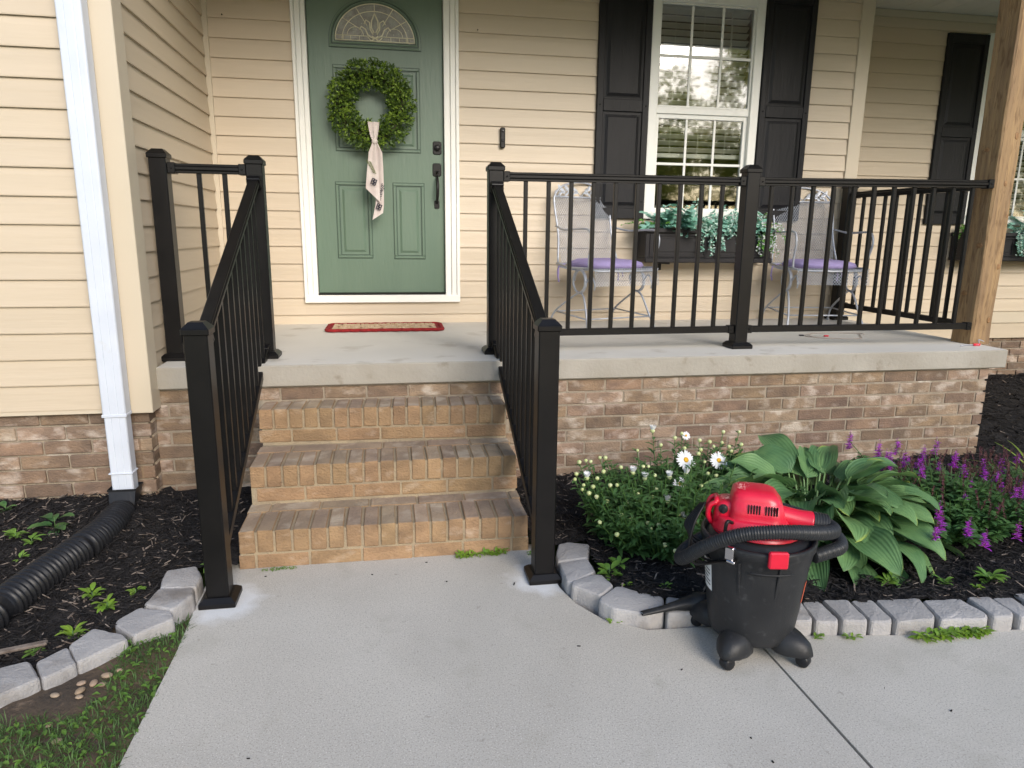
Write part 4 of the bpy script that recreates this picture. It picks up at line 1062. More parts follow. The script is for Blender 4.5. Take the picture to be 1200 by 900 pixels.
# ------------------------------------------------------------------ things by the door
wr = thing('wreath', 'round green boxwood wreath hanging on the front door', 'wreath', (1.222, D - .03, 2.10))
WC = Vector((1.222, D - .065, 2.098)); rw1, rw2 = .192, .072
m = MB(); ring_pts = [WC + Vector((rw1 * math.cos(2 * PI * i / 40), 0, rw1 * math.sin(2 * PI * i / 40))) for i in range(40)]
m.tube(ring_pts, .030, 8, closed=True); part('twig_ring', m, mat('twig_brown', (.03, .03, .012), (.05, .06, .02), scale=40, rough=.9), wr)
m = MB(); rr = random.Random(31)
for i in range(1700):
    a = rr.uniform(0, 2 * PI); b_ = rr.uniform(0, 2 * PI); rad = rw2 * (rr.random() ** .35) * (1 + .18 * math.sin(a * 7 + 1) + rr.uniform(-.1, .2))
    er = Vector((math.cos(a), 0, math.sin(a))); n_ = er * math.cos(b_) + Vector((0, -1, 0)) * abs(math.sin(b_)) * .9
    c = WC + er * rw1 + n_ * rad
    if c.y > D + .02: continue
    dirv = (n_ + Vector((rr.uniform(-1, 1), rr.uniform(-1, .3), rr.uniform(-1, 1))) * .9 + Vector((-er.z, 0, er.x)) * .4).normalized()
    k = 1 if (n_.y < -.3 and rr.random() < .35) or rr.random() < .08 else 0
    for q in range(4):
        d2 = (dirv + Vector((rr.uniform(-1, 1), rr.uniform(-1, 1), rr.uniform(-1, 1))) * .9).normalized()
        m.leaf(c + dirv * .006 * q, d2, rr.uniform(.012, .022), rr.uniform(.008, .013), up=(rr.uniform(-1, 1), -1, rr.uniform(-1, 1)), droop=.1, n=2, mi=k, fold=.15)
for i in range(110):   # loose sprigs breaking the outline
    a = rr.uniform(0, 2 * PI); er = Vector((math.cos(a), 0, math.sin(a)))
    p0 = WC + er * (rw1 + rw2 * .8) + Vector((0, rr.uniform(-.05, .03), 0)); dv = (er + Vector((-er.z, 0, er.x)) * rr.uniform(-.9, .9)).normalized()
    for q in range(4):
        m.leaf(p0 + dv * .010 * q, dv + Vector((rr.uniform(-1, 1), rr.uniform(-.6, .6), rr.uniform(-1, 1))) * .8, .016, .009, up=(0, -1, 0), droop=.1, n=2, mi=0)
o = part('boxwood_leaves', m, [L_BOX, L_BOX2], wr, kind='stuff')
# sash
sh = thing('sash', 'cream cloth sash with dark monograms knotted round the bottom of the wreath', 'sash', (1.235, D - .09, 1.93))
def cloth(rows, nseg=8, amp=.006, fr=3):
    m = MB(); vs = []
    for i, (xa, xb, z, y) in enumerate(rows):
        for k in range(nseg + 1):
            t = k / nseg; vs.append((xa + (xb - xa) * t, y - amp * math.sin(t * PI * fr + i * .4), z if not isinstance(z, tuple) else z[0] + (z[1] - z[0]) * t))
    w_ = nseg + 1
    fs = [(i * w_ + k, i * w_ + k + 1, (i + 1) * w_ + k + 1, (i + 1) * w_ + k) for i in range(len(rows) - 1) for k in range(nseg)]
    m.add(vs, fs, 0, True); return m
yw = WC.y - rw2 - .012
part('upper_wrap', cloth([(1.196, 1.268, 1.995, WC.y - .01), (1.196, 1.268, 1.985, yw - .002), (1.200, 1.266, 1.95, yw - .012), (1.208, 1.258, 1.905, yw - .012), (1.220, 1.250, 1.872, yw - .004), (1.222, 1.249, 1.862, yw)], 10, .005, 4), CLOTH, sh)
m = MB(); m.lathe([(0, -.016), (.014, -.012), (.019, 0), (.014, .012), (0, .016)], Matrix.Translation((1.236, yw - .004, 1.865)), 10, sx=1.1, sy=.7); part('knot', m, CLOTH, sh)
part('back_tail', cloth([(1.232, 1.252, 1.862, yw), (1.228, 1.282, 1.80, yw + .012), (1.232, 1.286, 1.70, yw + .02), (1.236, 1.286, 1.60, yw + .026), (1.230, 1.284, 1.48, yw + .030), (1.206, 1.276, (1.375, 1.42), yw + .03)], 8, .004, 3), CLOTH, sh)
part('front_tail', cloth([(1.222, 1.246, 1.862, yw - .004), (1.196, 1.244, 1.80, yw - .006), (1.186, 1.250, 1.72, yw + .0), (1.174, 1.256, 1.62, yw + .004), (1.170, 1.262, (1.575, 1.485), yw + .006)], 8, .004, 3), CLOTH, sh)
def text_mesh(name, body, size, loc, rot, mt, parent=None, depth=.0006, shear=0, cat=None, label=None):
    cu = bpy.data.curves.new(name, 'FONT'); cu.body = body; cu.size = size; cu.extrude = depth; cu.align_x = 'CENTER'; cu.align_y = 'CENTER'; cu.shear = shear
    tmp = bpy.data.objects.new('tmp', cu); COL.objects.link(tmp)
    dg = bpy.context.evaluated_depsgraph_get(); me = bpy.data.meshes.new_from_object(tmp.evaluated_get(dg))
    bpy.data.objects.remove(tmp); me.name = name; me.materials.clear(); me.materials.append(mt)
    o = bpy.data.objects.new(name, me); COL.objects.link(o)
    off = Vector((0, 0, 0))
    if parent is not None:
        o.parent = parent; r = parent
        while r.parent: r = r.parent
        off = Vector(r.location)
    o.location = Vector(loc) - off; o.rotation_euler = rot; return o
text_mesh('monogram', 'B', .056, (1.214, yw - .010, 1.618), (R(90), R(10), 0), INK, sh, shear=.2)
text_mesh('monogram', 'B', .056, (1.232, yw - .011, 1.613), (R(90), R(190), 0), INK, sh, shear=.2)
text_mesh('monogram', 'B', .054, (1.242, yw + .019, 1.462), (R(90), R(10), 0), INK, sh, shear=.2)
text_mesh('monogram', 'B', .054, (1.260, yw + .018, 1.457), (R(90), R(190), 0), INK, sh, shear=.2)
text_mesh('script_line', 'always', .042, (1.272, yw + .012, 1.555), (R(90), R(105), 0), INK, sh, shear=.4)
m = MB()
for k in range(9):
    t = k / 8; c = Vector((1.195 + .035 * t, yw - .008, 1.742 - .07 * t))
    for sd in (-1, 1): m.leaf(c, (sd * .8 + .3, 0, -.5 + .6 * (sd < 0)), .020 * (1 - .4 * t) , .006, up=(0, -1, 0), droop=0, n=2, fold=0)
part('fern_print', m, FERN, sh)

m = MB(); m.box(-.017, .017, -.026, 0, -.066, .066, .006)
db = thing('doorbell', 'small black video doorbell on the siding right of the door', 'doorbell', (2.089, D - .012, 1.931))
part('housing', m, BLACK, db, origin=(0, 0, 0))
m = MB(); m.lathe([(.008, 0), (.008, .003), (.005, .004), (0, .004)], Matrix.Translation((0, -.026, .042)) @ Matrix.Rotation(R(90), 4, 'X'), 14); part('lens', m, mat('lens_glass', (.004, .004, .006), rough=.08), db, origin=(0, 0, 0))
m = MB(); m.lathe([(.010, 0), (.010, .0015), (0, .002)], Matrix.Translation((0, -.026, -.018)) @ Matrix.Rotation(R(90), 4, 'X'), 16); part('button', m, mat('button_grey', (.03, .03, .034), rough=.3), db, origin=(0, 0, 0))

# door mat
dmt = thing('door_mat', 'small braided door mat with a scalloped red border in front of the door', 'door mat', (1.27, 1.24, H))
def scal(x0, x1, y0_, y1_, amp, n, m_):
    pts = []
    for i in range(n * 6): t = i / (n * 6); pts.append((x0 + (x1 - x0) * t, y0_ - amp * abs(math.sin(t * PI * n))))
    for i in range(m_ * 6): t = i / (m_ * 6); pts.append((x1 + amp * abs(math.sin(t * PI * m_)), y0_ + (y1_ - y0_) * t))
    for i in range(n * 6): t = i / (n * 6); pts.append((x1 - (x1 - x0) * t, y1_ + amp * abs(math.sin(t * PI * n))))
    for i in range(m_ * 6): t = i / (m_ * 6); pts.append((x0 - amp * abs(math.sin(t * PI * m_)), y1_ - (y1_ - y0_) * t))
    return pts
sc_ = scal(.915, 1.628, 1.085, 1.375, .014, 11, 4)
m = MB(); m.tube([(a, b_, H + .012) for a, b_ in sc_], .011, 7, closed=True); m.prism([(.915, 1.085), (1.628, 1.085), (1.628, 1.375), (.915, 1.375)], lambda a, b, t: (a, b, H + .003 + .010 * t)); part('mat_border', m, MATR, dmt)
m = MB(); rr = random.Random(6)
for j in range(9):
    for i in range(24):
        x = .935 + i * .0285 + (j % 2) * .012; y = 1.10 + j * .0305
        if x + .026 > 1.612: continue
        m.box(x, x + .026, y, y + .026, H + .012, H + .017 + rr.uniform(0, .003), .003)
part('woven_centre', m, MATT, dmt, kind='stuff')

# ------------------------------------------------------------------ chairs
def make_chair():
    t = thing('patio_chair', 'x', 'chair')
    w_ = .255; sz = .405
    fr = .0075
    # back frame: sides rise and close in an arch
    def bk(y, z): return y + 0 * z
    tilt = .26
    def bpnt(x, h):
        h = h * .925
        return Vector((x, .20 + h * tilt, sz + .03 + h))
    arch = [bpnt(-w_ + .01, 0), bpnt(-w_ + .035, .2), bpnt(-w_ + .03, .40), bpnt(-w_ + .04, .48), bpnt(-w_ * .62, .545), bpnt(-w_ * .3, .575), bpnt(0, .585), bpnt(w_ * .3, .575), bpnt(w_ * .62, .545), bpnt(w_ - .04, .48), bpnt(w_ - .03, .40), bpnt(w_ - .035, .2), bpnt(w_ - .01, 0)]
    m = MB(); m.tube(spline(arch, 5), fr, 7); part('back_frame', m, CHAIRM, t)
    m = MB(); m.tube([bpnt(-w_ + .038, .475), bpnt(w_ - .038, .475)], .006, 6); part('back_crossbar', m, CHAIRM, t)
    # leaf scroll in the arch
    m = MB()
    for sx in (-1, 1):
        m.tube(spline([bpnt(0, .48), bpnt(sx * .04, .52), bpnt(sx * .10, .525), bpnt(sx * .15, .50)], 4), .0035, 5)
        for k in range(6):
            x = sx * (.025 + .026 * k); m.leaf(bpnt(x, .505 + .012 * (k % 2)), (sx * .6, .1, .9 if k % 2 else .5), .05, .026, up=(0, -1, 0), droop=0, n=3, fold=.1)
            m.leaf(bpnt(x, .505), (sx * .8, .0, -.5 if k % 2 else .1), .035, .02, up=(0, -1, 0), droop=0, n=3, fold=.1)
        m.tube([bpnt(sx * (.19 + .022 * math.cos(q / 8 * 2 * PI)), .50 + .022 * math.sin(q / 8 * 2 * PI)) for q in range(8)], .003, 5, closed=True)
    part('leaf_scroll', m, CHAIRM, t)
    # expanded metal mesh, back
    def lattice(P, U, V, nu, nv, r_=.0011, warp=None):
        m = MB()
        def q(a, b): 
            p = Vector(P) + Vector(U) * a + Vector(V) * b
            return warp(p, a, b) if warp else p
        for i in range(nu):
            for j in range(nv):
                x0, x1 = i / nu, (i + 1) / nu; y0_, y1_ = j / nv, (j + 1) / nv; xm, ym = (x0 + x1) / 2, (y0_ + y1_) / 2
                for (a, b_) in (((x0, ym), (xm, y0_)), ((xm, y0_), (x1, ym)), ((x1, ym), (xm, y1_)), ((xm, y1_), (x0, ym))):
                    A, Bp = q(*a), q(*b_); d_ = (Bp - A).normalized(); s_ = d_.cross(Vector((0, 1, .2))).normalized() * r_ * 1.3; t_ = d_.cross(s_).normalized() * r_
                    m.add([A + s_, A - s_, Bp - s_, Bp + s_, A + t_, Bp + t_], [(0, 1, 2, 3), (0, 4, 5, 3), (1, 4, 5, 2)])
        return m
    P = bpnt(-w_ + .035, 0); U = Vector((2 * w_ - .07, 0, 0)); V = bpnt(0, .47) - bpnt(0, 0)
    part('back_mesh', lattice(P, U, V, 26, 17, .0014), CHAIRM, t, kind='stuff')
    # seat: frame loop and mesh with a rolled front
    loop = [(-w_, .20, sz + .02), (-w_, .0, sz), (-w_, -.20, sz + .005), (-w_ + .03, -.26, sz - .01), (0, -.275, sz - .012), (w_ - .03, -.26, sz - .01), (w_, -.20, sz + .005), (w_, 0, sz), (w_, .20, sz + .02), (0, .235, sz + .02)]
    m = MB(); m.tube(loop, fr, 7, closed=True); part('seat_frame', m, CHAIRM, t)
    def wf(p, a, b): 
        if b > .78: return Vector((p.x, -.255 - .02 * math.sin((b - .78) * 7), sz - .012 - (b - .78) * .42))
        return Vector((p.x, .22 - b / .78 * .48, sz + .005 - .02 * math.sin(PI * b / .78)))
    part('seat_mesh', lattice((-w_ + .005, 0, 0), (2 * w_ - .01, 0, 0), (0, 1, 0), 26, 20, .0014, wf), CHAIRM, t, kind='stuff')
    for sx in (-1, 1):
        m = MB(); m.tube(spline([bpnt(sx * (w_ - .025), .26), Vector((sx * (w_ + .005), .10, sz + .245)), Vector((sx * (w_ + .01), -.10, sz + .25)), Vector((sx * (w_ + .008), -.205, sz + .24)), Vector((sx * (w_ + .008), -.235, sz + .17)), Vector((sx * (w_ + .004), -.205, sz + .08)), Vector((sx * w_, -.20, sz + .005))], 5), .0072, 7)
        part('armrest', m, CHAIRM, t)
        # round spring band at the side
        m = MB(); c0 = Vector((sx * (w_ - .03), -.06, sz - .085))
        m.tube([c0 + Vector((sx * .012 * (q / 30), .075 * math.cos(q / 10 * PI), .075 * math.sin(q / 10 * PI))) for q in range(36)], .0075, 6)
        m.tube(spline([c0 + Vector((0, -.075, 0)), c0 + Vector((0, -.13, .04)), c0 + Vector((0, -.17, -.01)), c0 + Vector((0, -.165, -.045))], 4), .006, 6)
        part('spring_coil', m, CHAIRM, t)
        for (ye, sxo) in ((-.23, .03), (.27, .02)):
            m = MB(); e = Vector((sx * (w_ + sxo - .015), ye, .008))
            m.tube(spline([c0 + Vector((0, 0, -.07)), c0 + Vector((sx * .008, ye * .25, -.10)), Vector((sx * (w_ - .005), ye * .8, .10)), e], 5), .0072, 7)
            m.lathe([(.011, 0), (.014, .003), (.010, .012)], Matrix.Translation((e.x, e.y, 0)), 8)
            part('leg', m, CHAIRM, t)
    m = MB(); m.tube([(-w_ - .0, -.19, .085), (w_, -.19, .085)], .005, 6); m.tube([(-w_ + .01, .2, .10), (w_ - .01, .2, .10)], .005, 6)
    part('stretcher', m, CHAIRM, t)
    for s_ in (-1, 1):
        m = MB(); m.tube([(s_ * (w_ + .0), -.19, .085), (s_ * (w_ - .01), .2, .10)], .005, 6); part('stretcher', m, CHAIRM, t)
    return t
def cushion(loc, rz, label):
    t = thing('seat_cushion', label, 'cushion', loc, rz, 'lilac seat cushions')
    m = MB(); n = 30
    vs = []; rows = [(.0, .006), (.7, .006), (.93, .014), (1.0, .032), (.95, .052), (.75, .068), (.35, .074), (0, .072)]
    for r_, z in rows:
        for k in range(n):
            a = 2 * PI * k / n; c_, s_ = math.cos(a), math.sin(a); q = (abs(c_) ** 3.2 + abs(s_) ** 3.2) ** (-1 / 3.2)
            zz = z + .005 * noise.noise(Vector((c_ * r_ * 2, s_ * r_ * 2, z * 4))) * (1 if z > .03 else 0)
            vs.append((c_ * q * r_ * .225, s_ * q * r_ * .225, zz))
    m.add(vs, [(i * n + k, i * n + (k + 1) % n, i * n + n + (k + 1) % n, i * n + n + k) for i in range(len(rows) - 1) for k in range(n)], 0, True)
    part('pad', m, CUSH, t, origin=(0, 0, 0))
    for sx in (-1, 1):
        m = MB(); m.tube(spline([(sx * .20, .19, .03), (sx * .235, .215, .01), (sx * .25, .20, -.04), (sx * .245, .19, -.09)], 4), .006, 6)
        m.tube(spline([(sx * .20, .19, .03), (sx * .245, .19, .02), (sx * .262, .17, -.03), (sx * .268, .165, -.06)], 4), .005, 6)
        part('tie', m, CUSH, t, origin=(0, 0, 0))
    return t
ch = make_chair()
ch.location = (2.735, 1.16, H); ch.rotation_euler = (0, 0, R(17)); ch['label'] = 'grey wire mesh patio chair between the door and the window'; ch['group'] = 'wire mesh patio chairs'
ch2 = copy_tree(ch); ch2.location = (4.315, 1.18, H); ch2.rotation_euler = (0, 0, R(-8)); ch2['label'] = 'grey wire mesh patio chair right of the window, by the end railing'
cushion((2.735, 1.14, H + .392), R(17), 'lilac seat cushion on the chair left of the window')
cushion((4.315, 1.16, H + .392), R(-8), 'lilac seat cushion on the chair right of the window')

# ------------------------------------------------------------------ flower boxes
def flower_box(x0, x1, y, label):
    zb, zt = 1.105, 1.345; yb = y - .015; yf = y - .20
    t = thing('flower_box', label, 'flower box', ((x0 + x1) / 2, y, zb), 0, 'black window flower boxes')
    m = MB(); m.box(x0, x1, yf + .012, yb, zb + .012, zt - .03, .003); part('box_body', m, FBOX, t)
    m = MB()
    for (a, b_, c_, d_) in ((x0 - .008, x1 + .008, yf - .008, yf + .02), (x0 - .008, x1 + .008, yb - .02, yb + .003), (x0 - .008, x0 + .02, yf + .021, yb - .021), (x1 - .02, x1 + .008, yf + .021, yb - .021)): m.box(a, b_, c_, d_, zt - .032, zt, .004)
    part('box_rim', m, FBOX, t)
    m = MB(); m.box(x0 - .004, x1 + .004, yf - .002, yb + .001, zb, zb + .035, .006); part('box_base', m, FBOX, t)
    xm = (x0 + x1) / 2
    for (a, b_) in ((x0 + .03, xm - .03), (xm + .03, x1 - .03)):
        m = MB(); y1_ = yf + .012
        for (p, q, r_, s_) in ((a, b_, zb + .04, zb + .055), (a, b_, zt - .055, zt - .04), (a, a + .014, zb + .055, zt - .055), (b_ - .014, b_, zb + .055, zt - .055)): m.box(p, q, y1_ - .007, y1_ + .002, r_, s_, .002)
        m.box(a + .03, b_ - .03, y1_ - .005, y1_ + .002, zb + .075, zt - .072, .002)
        part('box_panel', m, FBOX, t)
    m = MB(); m.box(x0 + .02, x1 - .02, yf + .02, yb - .02, zt - .04, zt - .02); part('potting_soil', m, MULCH, t)
    for sx in (x0 + .18, x1 - .18):
        m = MB(); m.box(sx - .012, sx + .012, yf + .02, yb, zb - .012, zb, .002); m.box(sx - .012, sx + .012, yb - .006, yb + .001, zb - .06, zb - .0125, .002); part('bracket', m, FBOX, t)
    return yf, yb, zt
def euc(x, y, z, seed, label, n=16, s=1.0):
    rr = random.Random(seed); m = MB(); lf = MB()
    for i in range(n):
        a = rr.uniform(0, 2 * PI); out = rr.uniform(.2, 1.0); L_ = rr.uniform(.08, .16) * s
        d_ = Vector((math.cos(a) * out * .8, math.sin(a) * out * .55 - .35, 1.0 - out * .5)).normalized()
        p = Vector((x + rr.uniform(-.03, .03), y + rr.uniform(-.02, .02), z - .02)); pts = [p.copy()]
        for k in range(7):
            d_ = (d_ + Vector((0, 0, -.13))).normalized(); p = p + d_ * L_ / 6; pts.append(p.copy())
            if k > 0:
                for sd in (-1, 1):
                    sv = d_.cross(Vector((rr.uniform(-.4, .4), rr.uniform(-.4, .4), 1))).normalized() * sd
                    lf.leaf(p, sv + d_ * .4 + Vector((0, -.2, rr.uniform(0, .5))), rr.uniform(.026, .040) * s, rr.uniform(.026, .038) * s, up=(0, -.6, 1), droop=.3, n=3, fold=.08, shape=lambda t: math.sin(PI * min(1, t * .9 + .08)) ** .6)
        m.tube(pts, .0016, 4, cap=False)
    t = thing('eucalyptus', label, 'potted greenery', (x, y, z)); part('stems', m, STEM, t); part('leaves', lf, L_EUC, t, kind='stuff'); return t
def sprig(x, y, z, seed, label, n=30, trail=0, s=1.0, mt=None, white=True):
    rr = random.Random(seed); m = MB(); lf = MB()
    for i in range(n):
        a = rr.uniform(0, 2 * PI); out = rr.uniform(.2, 1.1); L_ = rr.uniform(.07, .15) * s
        tr = rr.random() < trail
        d_ = Vector((math.cos(a) * out * .8, math.sin(a) * out * .5 - (.9 if tr else .3), .7 - (.2 if tr else out * .4))).normalized()
        p = Vector((x + rr.uniform(-.04, .04), y + rr.uniform(-.03, .03), z - .01)); pts = [p.copy()]
        nk = 9 if not tr else 12
        for k in range(nk):
            d_ = (d_ + Vector((0, 0, -.14 if not tr else -.30))).normalized(); p = p + d_ * L_ / 8; pts.append(p.copy())
            for q in range(3):
                lf.leaf(p, (rr.uniform(-1, 1), rr.uniform(-1, .4), rr.uniform(-.5, 1)), rr.uniform(.010, .018) * s, rr.uniform(.008, .013) * s, up=(rr.uniform(-1, 1), -1, 1), droop=.1, n=2, mi=1 if (white and rr.random() < .45) else 0)
        m.tube(pts, .0012, 4, cap=False)
    t = thing('filler_plant', label, 'potted greenery', (x, y, z)); part('stems', m, STEM, t); part('leaves', lf, [mt or L_EUC, PETAL if white == 2 else L_EUCW], t, kind='stuff'); return t
yf, yb, zt = flower_box(3.085, 4.05, D, 'black flower box with recessed panels under the near window')
yy = (yf + yb) / 2
sprig(3.13, yy, zt, 1, 'bright green leafy sprig at the left end of the near flower box', 16, 0, 1.0, L_BRT, False)
euc(3.21, yy - .02, zt, 2, 'blue green round leaved eucalyptus at the left of the near flower box', 20, 1.25)
euc(3.33, yy - .04, zt, 22, 'round leaved eucalyptus drooping over the near box front', 14, 1.3)
sprig(3.45, yy, zt, 3, 'pale green filler plant left of centre in the near flower box', 44, .05, 1.25)
sprig(3.60, yy, zt, 4, 'pale frosted filler plant in the centre of the near flower box', 55, .10, 1.35)
sprig(3.80, yy, zt, 5, 'pale frosted filler plant right of centre in the near flower box', 55, .12, 1.3)
euc(3.72, yy + .02, zt, 6, 'upright eucalyptus behind the filler in the near flower box', 12, 1.1)
euc(3.92, yy, zt, 7, 'eucalyptus at the right end of the near flower box', 12, 1.1)
sprig(4.00, yy - .03, zt, 8, 'white flecked trailing plant hanging off the right end of the near flower box', 36, .8, 1.2, L_BRT, 2)
yf, yb, zt = flower_box(6.17, 7.17, YR, 'black flower box under the far window, behind the wooden post')
yy = (yf + yb) / 2
sprig(6.22, yy, zt, 11, 'bright green sprig at the left end of the far flower box', 18, .1, 1.0, L_BRT, False)
euc(6.45, yy, zt, 12, 'eucalyptus in the far flower box behind the wooden post', 12, 1.2)
euc(6.82, yy, zt, 13, 'blue green eucalyptus in the far flower box at the right edge', 20, 1.3)
sprig(6.72, yy - .02, zt, 14, 'pale trailing plant in the far flower box at the right edge', 40, .6, 1.3)
sprig(6.98, yy - .02, zt, 15, 'bright leafy plant at the right end of the far flower box', 30, .3, 1.2, L_BRT, False)

# wires and scraps on the porch
rr = random.Random(9)
wt_ = thing('loose_cable', 'thin clear cable lying in loops on the porch below the second chair', 'cable', (4.1, .6, H))
m = MB(); pts = []
for i in range(26):
    a = i / 25 * 2 * PI * 1.7; pts.append((4.12 + (.22 - .002 * i) * math.cos(a) + .03 * math.sin(3 * a), .60 + .13 * math.sin(a) + .02 * math.cos(2 * a), H + .004))
m.tube(spline(pts, 3), .0022, 5); part('cable', m, mat('clear_cord', (.42, .36, .32), rough=.4), wt_)
m = MB(); m.box(4.02, 4.05, .565, .582, H + .001, H + .010, .003); part('red_tip', m, VRED, wt_)
m = MB(); m.box(3.88, 3.91, .615, .635, H + .001, H + .008, .003); part('clip', m, VBLK, wt_)
w2 = thing('wire_scrap', 'short wire scrap with a red connector beside the foot of the cedar post', 'wire', (4.74, .13, H))
m = MB(); m.tube(spline([(4.60, .12, H + .004), (4.66, .135, H + .006), (4.72, .12, H + .010), (4.76, .165, H + .030), (4.785, .15, H + .022)], 4), .003, 5); part('wire', m, mat('wire_grey', (.35, .36, .4), rough=.4), w2)
m = MB(); m.box(4.69, 4.735, .118, .134, H + .002, H + .015, .003); part('connector', m, VRED, w2)

# ------------------------------------------------------------------ the shop vacuum
VC = Vector((2.425, -1.53, 0))
vac = thing('shop_vacuum', 'black drum shop vacuum with red motor head standing on the walk', 'vacuum', VC)
def V_(x, y, z): return Vector((VC.x + x, VC.y + y, z))
m = MB(); T = Matrix.Translation(VC)
m.lathe([(.0, .055), (.112, .055), (.126, .062), (.132, .080), (.140, .14), (.158, .30), (.168, .352), (.172, .356), (.174, .376), (.170, .382), (.162, .382), (.160, .372)], T, 40)
drum = part('drum', m, VBLK, vac)
m = MB()   # raised panel edges on the drum front
for (a0, a1, z0, z1) in ((-112, -110, .20, .34), (-72, -70, .20, .34)):
    for k in range(1):
        rr0 = .150; aa = R((a0 + a1) / 2)
        m.bar(V_(.146 * math.cos(aa), .146 * math.sin(aa), z0 + .03), V_(.168 * math.cos(aa), .168 * math.sin(aa), z1), .006, .008, up=(math.cos(aa), math.sin(aa), 0), c=.001)
aw = [R(-100 + i * 4) for i in range(12)]
m.tube([V_(.1685 * math.cos(a), .1685 * math.sin(a), .318) for a in aw], .0028, 5)
part('drum_rib', m, VBLK, drum)
m = MB(); m.lathe([(.163, .368), (.158, .372), (.150, .374), (.142, .384), (.10, .392), (0, .394)], T, 40); part('lid', m, VBLK, vac)
# red latch on the front
m = MB(); a = R(-76); mm = Matrix.Translation(V_(.179 * math.cos(a), .179 * math.sin(a), .372)) @ Matrix.Rotation(a + R(90), 4, 'Z')
m.box(-.028, .028, -.010, .006, -.026, .024, .004, 0, mm); part('latch', m, VRED, vac, 'bright red square latch')
m = MB(); a = R(-120); mm = Matrix.Translation(V_(.176 * math.cos(a), .176 * math.sin(a), .366)) @ Matrix.Rotation(a + R(90), 4, 'Z')
m.box(-.014, .014, -.010, .004, -.020, .020, .003, 0, mm); m.box(-.005, .022, -.014, -.008, -.026, -.018, .002, 0, mm); part('latch', m, METAL, vac, 'metal clasp')
# sticker
m = MB(); vs = []; 
for zz in (.20, .335):
    for k in range(6):
        a = R(-172 + k * 4.4); rd = .1398 + (zz - .14) * .1125 + .0012; vs.append(V_(rd * math.cos(a), rd * math.sin(a), zz + (.015 if zz > .3 else -.0) * k / 5))
m.add(vs, [(k, k + 1, 7 + k, 6 + k) for k in range(5)]); stk = part('label_sticker', m, STICK, vac)
m = MB()
for j in range(9):
    zz = .215 + j * .012; vs = []
    if j == 6: continue
    for dz in (0, .0045 if j < 8 else .007):
        for k in range(4 if j % 3 == 2 else 5):
            a = R(-170.5 + k * 4.4); rd = .1398 + (zz + dz - .14) * .1125 + .0017; vs.append(V_(rd * math.cos(a), rd * math.sin(a), zz + dz))
    q = len(vs) // 2; m.add(vs, [(k, k + 1, q + k + 1, q + k) for k in range(q - 1)])
part('label_print', m, mat('print_grey', (.12, .12, .13), rough=.6), stk)
m = MB(); vs = []
for zz in (.19, .26):
    for k in range(3):
        a = R(-24 + k * 4); rd = .1398 + (zz - .14) * .1125 + .0012; vs.append(V_(rd * math.cos(a), rd * math.sin(a), zz))
m.add(vs, [(0, 1, 4, 3), (1, 2, 5, 4)]); part('label_sticker', m, LBL, vac, 'faded orange sticker')
# feet
for (a, nm) in ((-114, 0), (-28, 1), (158, 2), (65, 3)):
    ar = R(a); ca, sa = math.cos(ar), math.sin(ar)
    foot = MB(); mm = Matrix.Translation(V_(.122 * ca, .122 * sa, .022)) @ Matrix.Rotation(ar, 4, 'Z')
    n = 14; vs = []
    rows = [(.0, .030), (.96, .030), (1.0, .036), (.99, .052), (.88, .072), (.60, .088), (.3, .092), (0, .093)]
    for (r_, z) in rows:
        for k in range(n):
            t = 2 * PI * k / n; vs.append(mm @ Vector((math.cos(t) * (.082 if math.cos(t) > 0 else .05) * r_ , math.sin(t) * .056 * r_ * (1 - .25 * max(0, math.cos(t))), z - .012 - .010 * max(0, math.cos(t)) * r_ * (z > .04))))
    foot.add(vs, [(i * n + k, i * n + (k + 1) % n, i * n + n + (k + 1) % n, i * n + n + k) for i in range(len(rows) - 1) for k in range(n)], 0, True)
    ft = part('caster_foot', foot, VBLK, vac)
    m = MB(); c0 = V_(.176 * ca, .176 * sa, .0215); ax = Vector((-sa, ca, 0)) * (1 if nm != 0 else 1)
    ax = Matrix.Rotation(R(25 * (nm - 1)), 3, 'Z') @ ax
    prof = [(.0, -.016), (.017, -.016), (.0205, -.011), (.0205, .011), (.017, .016), (0, .016)]
    q = ax.to_track_quat('Z', 'Y').to_matrix().to_4x4()
    m.lathe(prof, Matrix.Translation(c0) @ q, 18); part('wheel', m, DRAIN, ft)
    m = MB(); m.tube([V_(.158 * ca, .158 * sa, .028), V_(.162 * ca, .162 * sa, .060)], .010, 8); part('caster_stem', m, VBLK, ft)
# red head
V1_ = V_
def V_(x, y, z): return V1_(x, y, z - .028)
hd = MB(); n = 28
def head_row(rx, ry, z, cx, cy, p=3.0):
    out_ = []
    for k in range(n):
        a = 2 * PI * k / n; c_, s_ = math.cos(a), math.sin(a); q = (abs(c_) ** p + abs(s_) ** p) ** (-1 / p)
        out_.append(V_(cx + c_ * q * rx, cy + s_ * q * ry, z))
    return out_
def stack(mb, rows, mi=0):
    vs = [v for r_ in rows for v in r_]
    mb.add(vs, [(i * n + k, i * n + (k + 1) % n, i * n + n + (k + 1) % n, i * n + n + k) for i in range(len(rows) - 1) for k in range(n)] + [tuple(range(n - 1, -1, -1)), tuple((len(rows) - 1) * n + k for k in range(n))], mi, True)
stack(hd, [head_row(.118, .100, .408, -.015, 0, 2.4), head_row(.128, .108, .418, -.015, 0, 2.4), head_row(.128, .108, .432, -.015, 0, 2.4), head_row(.112, .095, .450, -.022, 0, 2.6), head_row(.106, .090, .462, -.026, 0), head_row(.102, .086, .466, -.028, 0)])
head = part('motor_housing', hd, VRED, vac)
hd = MB()
